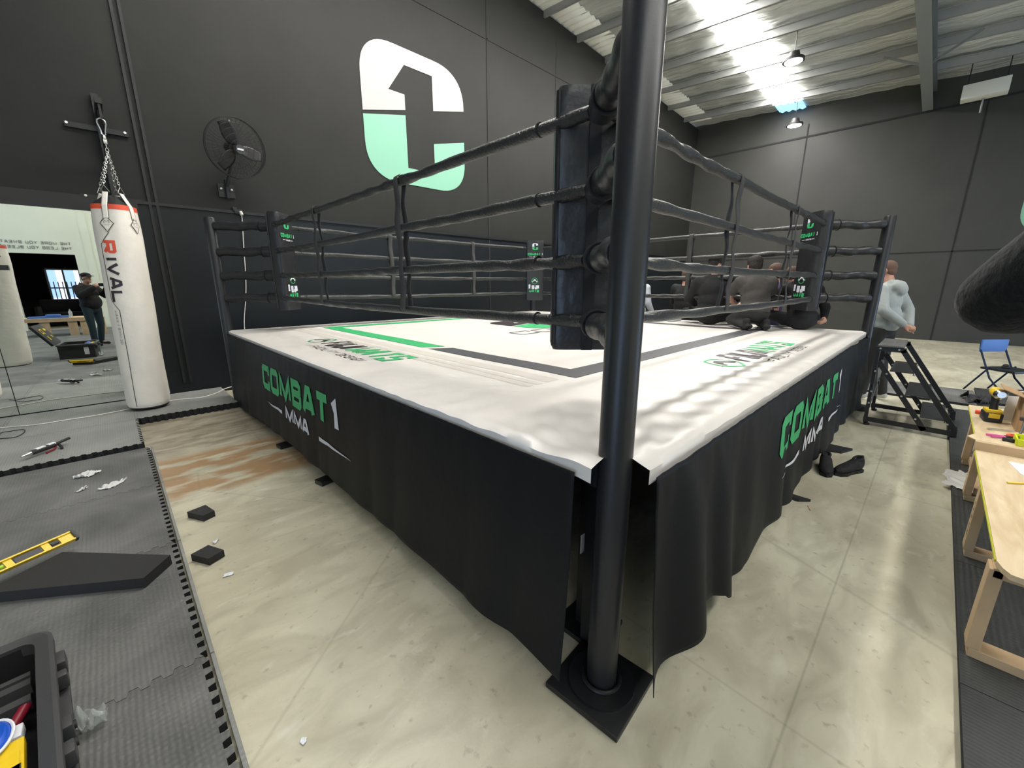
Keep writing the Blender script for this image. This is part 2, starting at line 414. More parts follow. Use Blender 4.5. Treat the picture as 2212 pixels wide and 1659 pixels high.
# the C-shaped emblem with a 1 cut into it, in a -1..1 square
def arc(cx, cy, rx, ry, a0, a1, n=12, p=.82):
    out = []
    for i in range(n+1):
        t = math.radians(a0+(a1-a0)*i/n); c, q = math.cos(t), math.sin(t)
        out.append((round(cx+rx*math.copysign(abs(c)**p, c), 4), round(cy+ry*math.copysign(abs(q)**p, q), 4)))
    return out
C_WHITE = [(-1, -.07)] + arc(-.38, .45, .62, .60, 180, 90) + arc(.38, .43, .67, .62, 90, 0)[:-1] + [(1.05, .417), (.356, .25), (.356, .8), (-.2, .8), (-.52, .355), (-.22, .355), (-.22, .12)]
C_GREEN = [(-1, -.125), (-.223, .04), (-.223, -.79), (.342, -.79), (.342, -.29), (1.045, -.12)] + arc(.40, -.48, .645, .58, 0, -90) + arc(-.38, -.48, .62, .58, -90, -180)
def emblem(mb, poly, fn, d=None):
    vs = [mb.bm.verts.new(fn(a, b)) for a, b in poly]; fill(mb, vs)
def fuji(mb_w, mb_g, fn, r):
    """round mountain emblem: ring (green) with a peak (white or black) across it"""
    arc = [(r*math.cos(a), r*math.sin(a)*1.05) for a in [math.radians(x) for x in range(-160, 201, 15)]]
    ribbon(mb_g, arc, r*.16, fn, 9)
    pk = [(-1.25, -.28), (-.75, -.15), (-.15, .62), (.15, .62), (.75, -.12), (1.3, -.28), (.6, -.42), (.2, .18), (-.05, -.02), (-.25, .15), (-.6, -.42)]
    vs = [mb_w.bm.verts.new(fn(a*r, b*r)) for a, b in pk]; fill(mb_w, vs)

# ================================================================== THE SETTING
mb = MB(); mb.box((3.5, 0, -.05), (30, 30, .1)); struct(mb.build('floor', 'concrete', smooth=0))
def zr(x, y): return roof(x, y)
# left wall (black panels); it stops a little below the roof
mb = MB()
mb.poly([(XF-.2, YW, 0), (XW+.2, YW, 0), (XW+.2, YW, 6.83), (XF-.2, YW, 7.86)], (0, .18, 0))
struct(mb.build('wall_left', 'wall_black', smooth=0))
mb = MB(); mb.box(((XF+XW)/2, YW-.002, 1.23), (XW-XF, .006, 2.46)); struct(mb.build('wall_left_lower', 'wall_black_low', smooth=0))  # lower stretch of the left wall, darker and bluer than above
mb = MB()
mb.poly([(XW, YR, 0), (XW, YW+.2, 0), (XW, YW+.2, 7.4), (XW, YR, 7.4)], (.18, 0, 0))
struct(mb.build('wall_back', 'wall_black_back', smooth=0))
# opposite wall: pale, with the doorway to the dark front room
D0, D1, DZ = -3.0, -1.53, 2.46
mb = MB()
mb.box(((XF+D0)/2, YR-.1, 4), (D0-XF, .2, 8)); mb.box(((D1+XW)/2, YR-.1, 4), (XW-D1, .2, 8))
mb.box(((D0+D1)/2, YR-.1, (DZ+8)/2), (D1-D0, .2, 8-DZ)); struct(mb.build('wall_right', 'wall_white', smooth=0))
mb = MB()
mb.box((XF-.1, (YW+YR)/2, 4), (.2, YW-YR+.4, 8)); struct(mb.build('wall_front', 'wall_white', smooth=0))
mb = MB()   # front room walls
mb.box((D0-1.1, -9.6, 1.6), (.1, 5.0, 3.2)); mb.box((.6, -9.6, 1.6), (.1, 5.0, 3.2))
WX0, WX1, WZ0, WZ1 = -2.52, -1.62, .62, 2.06
YF = -10.6
mb.box(((D0-1.1+WX0)/2, YF, 1.6), (WX0-D0+1.1, .1, 3.2)); mb.box(((WX1+.6)/2, YF, 1.6), (.6-WX1, .1, 3.2))
mb.box(((WX0+WX1)/2, YF, WZ0/2), (WX1-WX0, .1, WZ0)); mb.box(((WX0+WX1)/2, YF, (WZ1+3.2)/2), (WX1-WX0, .1, 3.2-WZ1))
mb.box((-2.4, -9.35, 3.2), (6.2, 4.2, .1)); struct(mb.build('wall_front_room', 'dark_room', smooth=0))
win = MB()
for i in range(3): win.box((WX0+(i)*(WX1-WX0)/2, YF+.02, (WZ0+WZ1)/2), (.05, .1, WZ1-WZ0))
win.box(((WX0+WX1)/2, YF+.02, WZ1), (WX1-WX0, .1, .05)); win.box(((WX0+WX1)/2, YF+.02, WZ0), (WX1-WX0, .1, .05))
win = struct(win.build('window_3', 'window_white', smooth=0)); win.data.materials[0] = M['wall_white']
mb = MB(); mb.box(((WX0+WX1)/2, YF, (WZ0+WZ1)/2), (WX1-WX0, .01, WZ1-WZ0)); mb.build('pane', mat('clear_pane', (.95, .97, 1), .02, trans=1, spec=.2), win, 0)
# the street outside that window: a bright sky, a pale building and a spiked fence
mb = MB(); mb.box((-2.2, -13.4, 1.6), (7, .1, 4.4)); o = mb.build('neighbouring_building', 'window_glow', smooth=0)
tag(o, 'bluish daylit building across the street, seen in the mirror through the window', 'building')
mb = MB()
for x in (-3.0, -2.3, -1.75): mb.box((x, -13.32, 1.9), (.22, .04, 2.2))
mb.box((-2.2, -13.32, .75), (5, .04, .35)); mb.build('pale_bay', 'window_white', o, 0)
fe = MB()
fe.box((-2.2, -12.2, .5), (5, .05, .05)); fe.box((-2.2, -12.2, 1.35), (5, .05, .05))
for i in range(40):
    x = -4.6+i*.125; fe.box((x, -12.2, .85), (.03, .03, 1.5))
o = fe.build('spiked_fence', 'denim', smooth=0); tag(o, 'dark spiked metal fence outside the far window, reflected in the mirror', 'fence')

# ceiling: foil sagging between the purlins
PX = [XF+.6+i*1.18 for i in range(20)]
def ceil_pt(u, v):
    x = XF-.1+u*(XW+.3-XF); y = YR-.1+v*(YW+1.2-YR)
    k = ((x-PX[0])/1.18) % 1
    return (x, y, roof(x, y)+.14-.07*math.sin(PI*k)+.03*fbm(x, y, 2, 1.3)+.012*math.sin(y*9+fbm(x, y, 3, .8)*6))
SKX = [(-6.8, 15.0)]
mb = MB(); mb.grid(240, 90, ceil_pt); c = mb.build('ceiling', 'foil', smooth=60, solid=.02); struct(c)
mb = MB(); mb.grid(1, 1, lambda u, v: (XF-.3+u*(XW+.6-XF), YR-.3+v*(YW+1.6-YR), roof(XF-.3+u*(XW+.6-XF), YR-.3+v*(YW+1.6-YR))+.5))
struct(mb.build('roof_deck', 'roof_dark', smooth=0, solid=.05))
# translucent roof sheets (one strip and an added fill strip), ribbed
def strip(name, y0, y1, x0, x1, m):
    mb = MB()
    n = int((x1-x0)/1.18)+1
    def f(u, v):
        x = x0+u*(x1-x0); y = y0+v*(y1-y0); return (x, y, roof(x, y)+.03+.018*math.cos(v*2*PI*4))
    mb.grid(24, 32, f); return struct(mb.build(name, m, smooth=60, solid=.01))
strip('window_1', 3.17, 3.95, -.4, 14.3, 'skylight')
strip('window_fill', -4.4, -3.6, -6.5, 7.0, 'skylight_fill')  # added strip out of view, its length and glow set as fill light
strip('window_4', 3.22, 3.92, 14.36, 14.98, 'skylight_blue')  # far end panel, bluer and weaker than the main strip
# the pale roof sheeting that shows beyond the top of the left wall
mb = MB()
def f(u, v):
    x = 5.4+u*9; y = 5.75+v*1.4; return (x, y, roof(x, y)+.045+.02*math.cos(x*2*PI/.19))
mb.grid(380, 2, f); struct(mb.build('trim_roof_sheet', 'roof_bright', smooth=60, solid=.01))
for i, x in enumerate(PX):
    if x > XW-.1: break
    mb = MB(); z0 = roof(x, YR+.05); z1 = roof(x, YW+.6)
    a, b = Vector((x, YR+.05, z0-.02)), Vector((x, YW+.6, z1-.02))
    mb.beam(a, b, .015, .15); mb.beam(a+Vector((.025, 0, -.075)), b+Vector((.025, 0, -.075)), .055, .012)
    mb.beam(a+Vector((-.025, 0, .075)), b+Vector((-.025, 0, .075)), .055, .012)
    struct(mb.build('purlin', 'purlin', smooth=0))
# rafters under the purlins, running to the back wall
for y in (.5,):
    mb = MB(); a = Vector((XF+.1, y, roof(XF, y)-.34)); b = Vector((XW-.02, y, roof(XW, y)-.34))
    mb.beam(a, b, .02, .42); mb.beam(a+Vector((0, 0, -.21)), b+Vector((0, 0, -.21)), .2, .025); mb.beam(a+Vector((0, 0, .21)), b+Vector((0, 0, .21)), .2, .025)
    struct(mb.build('rafter', 'roof_dark', smooth=0))
for (x, s) in ((9.6, 1), (12.4, 1), (12.4, -1), (9.6, -1)):
    mb = MB(); y = .5; zz = roof(x, y); mb.beam((x, y+.02*s, zz-.5), (x, y+.75*s, zz-.1), .04, .04); struct(mb.build('fly_brace', 'roof_dark', smooth=0))
# cover strips and joints of the panels
def strip_box(name, c, d, m='joint'):
    mb = MB(); mb.box(c, d); return struct(mb.build(name, m, smooth=0))
k = 1
for x in (-.43, -.36):
    strip_box('trim_%d' % k, (x, YW-.012, 3.8), (.028, .03, 7.2), 'steel_black'); k += 1
strip_box('trim_3', (5.12, YW-.004, 3.45), (.03, .012, 6.9)); strip_box('trim_4', (7.2, YW-.002, 3.6), (.008, .008, 6.4))
strip_box('trim_5', (3.5, YW-.01, 2.465), (23, .035, .035), 'steel_black')
strip_box('trim_6', (3.5, YW-.004, 6.13), (23, .012, .035)); strip_box('trim_7', (11.0, YW-.004, 3.45), (.03, .012, 6.9))
for y in (-.56, 3.1, -4.4): strip_box('trim_%d' % (20+k), (XW-.004, y, 3.1), (.012, .035, 6.2)); k += 1
strip_box('trim_8', (XW-.004, -.3, 2.34), (.012, 13.4, .03)); strip_box('trim_9', (XW-.006, -.3, 5.85), (.014, 13.4, .05))
# corner line of lighter wall beside the door reveal, and wall paint joint
strip_box('trim_10', (-1.18, YR+.01, 4), (.2, .02, 8), 'wall_white')
# --- open roller doors: bright daylight outside
for nm, c, d in (('door_1', (XF+.01, -3.0, 1.8), (.02, 4.0, 3.6)), ('door_2', (8.6, YR+.01, 1.7), (3.6, .02, 3.4))):
    mb = MB(); mb.box(c, d); struct(mb.build(nm, mat('daylight_'+nm, (.1, .1, .1), .5, emit=(.45, .65, 1), es=DOOR_STRENGTH), smooth=0))
# --- mirror on the left wall: two panes meeting at a fine joint
for (x0, x1, lb) in ((-1.918, -.60, 'tall frameless wall mirror directly behind the nearer hanging white bag'), (-4.6, -1.921, 'wide frameless wall mirror at the left edge, left of its fine joint')):
    mb = MB(); mb.box(((x0+x1)/2, YW-.006, 1.2), (x1-x0-.004, .012, 2.24)); o = mb.build('wall_mirror', 'mirror', smooth=0); tag(o, lb, 'mirror', None)
mb = MB(); mb.box((-2.6, YW-.02, 2.385), (4.1, .05, .13)); struct(mb.build('trim_11', 'steel_black', smooth=0))
# --- painted emblem on the left wall
wl = thing('wall_emblem', 'big white and mint C emblem with a cut out 1, on the black left wall', 'logo', (3.45, YW-.006, 4.3))
for nm, pl, mm in (('upper_half', C_WHITE, 'logo_white'), ('lower_half', C_GREEN, 'mint')):
    mb = MB(); emblem(mb, pl, lambda a, b: (a, 0, b)); o = mb.build(nm, mm, wl, 0, solid=.006); o['label'] = 'white upper half' if mm == 'logo_white' else 'mint green lower half'
we = thing('wall_emblem', 'mint and white painted emblem cut off by the right edge, on the far black wall', 'logo', (XW-.006, -2.55, 3.72))
for nm, pl, mm in (('upper_half', C_WHITE, 'logo_white'), ('lower_half', C_GREEN, 'mint')):
    mb = MB(); emblem(mb, pl, lambda a, b: (0, -a, b)); mb.build(nm, mm, we, 0, solid=.006)
# slogan over the doorway on the opposite wall (read right way round from inside the room)
sl = MB()
S = lambda u, v, z0: (-1.6-u, YR+.012, z0+v)
for s_, z0 in (('THE MORE YOU SWEAT IN PEACE', 2.75), ('THE LESS YOU BLEED IN BATTLE', 2.60)):
    text(sl, s_, lambda u, v, z0=z0: (-1.56-u, YR+.012, z0+v), .09, .8, .2, .2, slant=0)
o = sl.build('wall_slogan', 'grey_print', smooth=0, normals=False); tag(o, 'two lines of grey slogan lettering above the doorway, read reversed in the mirror', 'lettering')

# ================================================================== THE RING
RL, RH = 5.5, .952
ring = thing('boxing_ring', 'raised boxing ring with white canvas, black skirts and four black ropes', 'boxing ring')
mb = MB(); mb.box((RL/2+.01, RL/2+.01, RH-.09), (RL-.28, RL-.28, .15)); mb.build('deck', 'foam_side', ring, 0)
for (x, y) in [(a, b) for a in (.32, 1.9, 3.6, 5.18) for b in (.32, 1.9, 3.6, 5.18)]:
    mb = MB(); mb.box((x, y, .42), (.08, .08, .8)); mb.box((x, y, .012), (.22, .22, .024)); mb.build('deck_leg', 'steel_black', ring, 0)
def cz(x, y):
    e = min(x, y, RL-x, RL-y)
    z = RH+.003*fbm(x, y, 0, 1.7)
    k = max(0, 1-y/1.1)*max(0, min(1, (5.3-x)/3))
    z += k*(.007*math.sin(x*26+y*14+3*fbm(x, y, 1, 2))*max(0, 1-abs(y-.35)/.5)+.006*math.sin((y-.02*x)*16+fbm(x, 0, 2, 1)*1.5)*.5)
    k2 = max(0, 1-x/.6)*max(0, 1-y/2.5)
    z += k2*.004*math.sin(y*34+fbm(x, y, 4, 3)*4)
    c2 = math.hypot(x, y)
    if c2 < 1.2: z += (1-c2/1.2)*.006*math.sin(math.atan2(y, x)*26)
    if e < .03: z -= (.03-e)*.5
    return z
def canv(u, v):
    h = .05; n = RL
    x = -h+u*(RL+2*h); y = -h+v*(RL+2*h); dz = 0
    xx = min(max(x, 0), RL); yy = min(max(y, 0), RL)
    drop = max(abs(x-xx), abs(y-yy))
    return (xx-.004*(x < 0)*1+.004*(x > RL), yy-.004*(y < 0)+.004*(y > RL), cz(xx, yy)-drop)
mb = MB()
NU = 224
mb.grid(NU, NU, canv, skip=lambda u, v: any(math.hypot(-.05+u*5.6-a, -.05+v*5.6-b) < .085 for a, b in ((5.5, 5.5),)) or (u*5.6-.05 < .125 and v*5.6-.05 < .125))
canvas = mb.build('canvas', 'canvas', ring, 60)
def onc(x, y, o=.0028): return (x, y, cz(x, y)+o)
def band(mb, x0, y0, x1, y1, cut0=0, cut1=0, o=.0028):
    n = max(2, int(max(abs(x1-x0), abs(y1-y0))/.02))
    def f(u, v):
        if abs(x1-x0) > abs(y1-y0):
            y = y0+v*(y1-y0); a = x0+cut0*v; b = x1-cut1*v; return onc(a+u*(b-a), y, o)
        x = x0+v*(x1-x0); a = y0+cut0*v; b = y1-cut1*v; return onc(x, a+u*(b-a), o)
    mb.grid(n, 3, f)
LN = .18; E0 = .94; E1 = 4.98; EX = 4.72; EY0 = .90
mg = MB(); mk = MB()
band(mk, E0, EY0, E0+LN, 2.50, LN, .12); band(mg, E0, 2.60, E0+LN, E1, -.10, LN)
band(mk, E0, EY0, EX, EY0+LN, LN, LN)
band(mg, E0, E1, EX, E1-LN, LN, LN)
band(mk, EX, EY0, EX-LN, 2.9, LN, .1); band(mg, EX, 3.0, EX-LN, E1, -.1, LN)
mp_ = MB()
for x0_, x1_ in ((.57, .625), (.645, .70), (.735, .845)): band(mp_, x0_, .95, x1_, 5.42, o=.0012)  # three stripes slightly greyer than the canvas, along its left side
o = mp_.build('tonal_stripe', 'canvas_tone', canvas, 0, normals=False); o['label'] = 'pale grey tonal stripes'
o = mg.build('canvas_border', 'green', canvas, 0, normals=False); o['label'] = 'green half of the printed border'
o = mk.build('canvas_border', 'canvas_grey', canvas, 0, normals=False); o['label'] = 'charcoal half of the printed border'
def mats_logo(fn, nm):
    a = MB(); b = MB(); c_ = MB()
    H = .275
    fuji(c_, b, lambda u, v: fn(.16+u, .12+v), .12)
    w1 = text(a, 'FUJI', lambda u, v: fn(.36+u, v), H, .46, .17, .08, slant=.22)
    text(b, 'MATS', lambda u, v: fn(.36+w1+.05+u, v), H, .60, .18, .07, slant=.22)
    text(c_, '/ FACILITY DESIGN', lambda u, v: fn(.42+u, -.13+v), .075, .75, .12, .3, slant=.2)
    for x, mm in ((a, 'black_print'), (b, 'green'), (c_, 'black_print')): x.build(nm, mm, canvas, 0, normals=False)
mats_logo(lambda u, v: onc(.36+v, 3.86-u), 'canvas_lettering')
mats_logo(lambda u, v: onc(1.92+u, .33+v), 'canvas_lettering')
# logo at the middle of the canvas
a = MB(); b = MB(); c_ = MB()
CC = lambda u, v: onc(3.45+u, 3.45+v)
vs = [a.bm.verts.new(CC(x*.62, y*.55)) for x, y in C_WHITE]; fill(a, vs)
vs = [b.bm.verts.new(CC(x*.62, y*.55)) for x, y in C_GREEN]; fill(b, vs)
text(c_, 'COMBAT', lambda u, v: onc(2.25+u, 2.62+v), .26, 1.15, .1, .22)
a.build('canvas_logo', 'black_print', canvas, 0, normals=False); b.build('canvas_logo', 'green', canvas, 0, normals=False); c_.build('canvas_lettering', 'black_print', canvas, 0, normals=False)
# ---- skirts: black cloth hanging from the canvas edge
def fold(s, z, seed):
    d = (RH-z)/RH
    return d*(.016*math.sin(s*7.3+seed)+.012*math.sin(s*13.1+seed*2+z*2)+.03*fbm(s, z*.5, seed, 1.1))+.006*math.sin(s*30+z*8)*max(0, 1-abs(z-.85)*6)*.5
def skL(s, z, o=0): # s = y along the left side
    k = max(0, 1-s/1.3)
    return (-.022-o-.5*abs(fold(s, z, 3))-.02*(RH-z)-k*(RH-z)*.02*(1+math.sin(s*11+z*3)), s, z)
def skR(s, z, o=0): # s = x along the right side
    k = max(0, 1-abs(s-.3)/1.2)
    far = max(0, (s-3.9)/1.5)
    bil = .03*math.sin(max(0, 1-abs(z-.55)*1.8)*PI/2)
    return (s, -.022-o-1.3*abs(fold(s, z, 8))-.03*(RH-z)-k*(RH-z)*.045*(1+math.sin(s*17+1))-far*.05*(.5+.5*math.sin(s*9+z*7)), z)
def skF(s, z, o=0): return (s, RL+.022+abs(fold(s, z, 5))*.6, z)
def skB(s, z, o=0): return (RL+.022+abs(fold(s, z, 6))*.6, s, z)
def hemL(s): return .115-.1*min(1, max(0, (s-3.6)/1.8))
def hemR(s):
    z = .10+.02*math.sin(s*5)
    if s < .75: z = .10+.30*max(0, (s-.28)/.47)**.5*0+.0
    if .12 < s < .9: z += .10*math.sin((s-.12)/.78*PI)
    return z
def skirt(nm, fn, s0, s1, hem, lab=None):
    mb = MB(); mb.grid(260, 36, lambda u, v: fn(s0+u*(s1-s0), RH-.035-v*(RH-.035-hem(s0+u*(s1-s0)))))
    o = mb.build(nm, 'skirt', ring, 70, solid=.003); return o
sL = skirt('skirt', skL, .175, RL+.02, hemL); sR = skirt('skirt', skR, .13, RL-.02, hemR)
skirt('skirt', skF, .1, RL-.1, lambda s: .05); skirt('skirt', skB, .1, RL-.1, lambda s: .05)
def combat(par, fn):
    """green COMBAT, white 1, white MMA between two tapered lines; fn(u, z) runs left to right, 0..2.4"""
    a = MB(); b = MB()
    w1 = text(a, 'COMBAT', lambda u, v: fn(u, .515+v), .245, 1.08, .26, .13, slant=.1, step=.1)
    text(b, '1', lambda u, v: fn(w1+.06+u, .515+v), .245, 1.5, .3, .1, slant=-.03, step=.1)
    text(b, 'MMA', lambda u, v: fn(.70+u, .34+v), .135, 1.35, .27, .12, slant=.1, step=.1)
    for (u0, u1, s_) in ((.08, .60, 1), (1.56, 2.16, -1)):
        pts = [(u0+(u1-u0)*i/20) for i in range(21)]; t = [.016*(i/20 if s_ > 0 else 1-i/20)+.001 for i in range(21)]
        hi = [b.bm.verts.new(fn(p, .385+q)) for p, q in zip(pts, t)]; lo = [b.bm.verts.new(fn(p, .385-q)) for p, q in zip(pts, t)]
        for i in range(20): b.bm.faces.new((lo[i], lo[i+1], hi[i+1], hi[i]))
    o = a.build('skirt_lettering', 'green', par, 0, normals=False); o['label'] = 'green COMBAT lettering'
    o = b.build('skirt_lettering', 'white_print', par, 0, normals=False); o['label'] = 'white 1 and MMA lettering'
combat(sL, lambda u, z: skL(3.95-u*.93, z, .006)); combat(sR, lambda u, z: skR(1.60+u*1.03, z, .006))
# ---- posts with base plates
POST = {'n': (.118, .115), 'l': (0.0, 5.5), 'r': (5.49, .0), 'f': (5.5, 5.5)}
for kx, (x, y) in POST.items():
    mb = MB(); mb.lathe([(.056, .03), (.056, 2.235), (.05, 2.25)], (x, y, 0), 40); po = mb.build('corner_post', 'post_black', ring, 40)
    mb = MB(); mb.tube([(x+.068*math.cos(a*PI/12), y+.068*math.sin(a*PI/12), .042) for a in range(24)], .008, 8, close=True); mb.build('weld', 'steel_black', po)
    mb = MB()
    cx, cy = (x, y) if kx != 'n' else (.118, .118)
    mb.box((cx, cy, .012), (.30, .30, .024), Matrix.Rotation(math.radians(4 if kx == 'n' else 0), 3, 'Z'), .004)
    mb.cyl((x, y, .02), (x, y, .036), .125, n=40); mb.build('base_plate', 'steel_black', po, 30)
# frame pieces behind the near post and the maker's label on them
mb = MB(); mb.box((.27, .24, .46), (.1, .1, .88)); mb.box((.2, .4, .9), (.08, .3, .06)); mb.box((.25, .14, .93), (.16, .05, .03)); fr = mb.build('frame_upright', 'steel_black', ring, 0)
mb = MB(); mb.box((.135, .34, .60), (.10, .012, .5)); mb.build('frame_strip', 'steel_black', fr, 0)
LP = at(1262, 1172, 1, .33); mb = MB(); mb.box((LP.x, .331, LP.z), (.045, .004, .085)); mb.build('maker_label', 'paper', fr, 0)
for (x, y, rz) in ((-.005, 3.55, .1), (.0, 2.55, .2)):
    mb = MB(); mb.box((x, y, .02), (.15, .10, .03), Matrix.Rotation(rz, 3, 'Z')); mb.build('frame_foot', 'steel_black', ring, 0)
# ---- ropes
RI = .48; RZ = [2.155, 1.87, 1.60, 1.34]; RR = .027
A_, B_ = RI, RL-RI
def rope_mesh(p0, p1, seed, sag=.012, r=RR):
    p0, p1 = Vector(p0), Vector(p1); L = (p1-p0).length; n = int(L/.018); t = (p1-p0).normalized()
    side = t.cross(Vector((0, 0, 1))); up = Vector((0, 0, 1)); mb = MB(); rings = []; K = 16
    for i in range(n+1):
        s = i/n; c = p0.lerp(p1, s)-up*sag*4*s*(1-s)+side*.004*fbm(s*9, seed, 0)+up*.007*fbm(s*7, seed, 5)
        rr = r*(1+.07*fbm(s*L*3, seed, 2, 1)); ring_ = []
        for k_ in range(K):
            a = 2*PI*k_/K
            tw = math.sin(a*2+s*L*(18+8*math.sin(seed))+seed)
            amt = .09*max(0, .3+fbm(s*L*.9, seed, 9))*2+.02
            q = rr*(1+amt*tw+.03*fbm(a, s*L*6, seed))
            ring_.append(mb.bm.verts.new(c+side*math.cos(a)*q+up*math.sin(a)*q))
        rings.append(ring_)
    for P, Q in zip(rings, rings[1:]):
        for k_ in range(K): mb.bm.faces.new((P[k_], P[(k_+1) % K], Q[(k_+1) % K], Q[k_]))
    return mb
seed = 1
for z in RZ:
    for (p, q) in (((A_, A_), (A_, B_)), ((A_, A_), (B_, A_)), ((A_, B_), (B_, B_)), ((B_, A_), (B_, B_))):
        dx = Vector((q[0]-p[0], q[1]-p[1], 0)).normalized()*.05
        mb = rope_mesh(Vector((*p, z))+dx, Vector((*q, z))-dx, seed); seed += 1.7
        rp = mb.build('rope', 'rope', ring, 60)
        # collars where the sleeve is laced near each corner
        mb = MB(); a = Vector((*p, z))+dx*6.4; b = Vector((*q, z))-dx*6.4
        for e in (a, b): mb.cyl(e-dx*.06, e+dx*.06, RR*1.12, n=20)
        mb.build('rope_collar', 'foam_side', rp)
for (kx, cx, cy) in (('n', A_, A_), ('l', A_, B_), ('r', B_, A_), ('f', B_, B_)):
    px_, py_ = POST[kx]
    for i, z in enumerate(RZ):
        c0 = Vector((cx, cy, z)); p = Vector((px_, py_, z)); d = (p-c0).normalized()
        mb = MB(); mb.ell(c0, (.055, .055, .058), u=20, v=14)
        mb.tube([c0-d*.03, c0+d*.05, c0+d*.09], [.05, .062, .058], 20); kn = mb.build('rope_knuckle', 'vinyl', ring, 60)
        mb = MB(); side = d.cross(Vector((0, 0, 1)))
        e = p-d*.055; L = (e-c0).length; n = 18
        pts = []; rs = []
        for j in range(n+1):
            s = j/n; pts.append((c0+d*.085).lerp(e, s)+Vector((0, 0, .006*math.sin(s*9+i)))); rs.append(.05+.004*math.sin(s*17+i*2)+.003*fbm(s*8, i, 1))
        mb.tube(pts, rs, 20); mb.build('turnbuckle_cover', 'vinyl', ring, 60)
        mb = MB(); mb.tube([c0+d*.10+(side*math.cos(a)+Vector((0, 0, 1))*math.sin(a))*.058 for a in [2*PI*t/20 for t in range(20)]], .005, 6, close=True); mb.build('lace', 'foam_side', kn)
# ---- spacer straps: a front and a back ribbon woven through the ropes
def spacer(fnp, nrm, seed):
    for sgn in (1, -1):
        mb = MB(); n = 60; rows = []
        for i in range(n+1):
            t = i/n; z = RZ[0]+.028-(RZ[0]-RZ[3]+.056)*t
            dn = min(abs(z-q) for q in RZ); ph = (z-RZ[3])/(RZ[0]-RZ[3])*3*PI
            bul = .031 if dn < .035 else .019+.012*max(0, 1-(dn-.035)/.09)
            if z > RZ[0] or z < RZ[3]: bul = .031*math.sqrt(max(.02, 1-(dn/.0285)**2))
            off = sgn*bul; tw = .008*math.sin(ph+seed+sgn); lat = .005*math.sin(z*9+seed*3)
            w_ = .029
            rows.append([mb.bm.verts.new(Vector(fnp)+Vector((0, 0, z))+nrm*(off+tw*s2*.4)+nrm.cross(Vector((0, 0, 1)))*(lat+w_*s2)) for s2 in (-1, 0, 1)])
        for P, Q in zip(rows, rows[1:]):
            for k_ in range(2): mb.bm.faces.new((P[k_], P[k_+1], Q[k_+1], Q[k_]))
        mb.build('rope_spacer', 'strap', ring, 60, solid=.004)
for s in (2.02, 3.52):
    spacer((A_, s, 0), Vector((1, 0, 0)), s); spacer((s-.02, A_, 0), Vector((0, 1, 0)), s*2)
    spacer((B_, s, 0), Vector((1, 0, 0)), s*3); spacer((s-.02, B_, 0), Vector((0, 1, 0)), s*4)
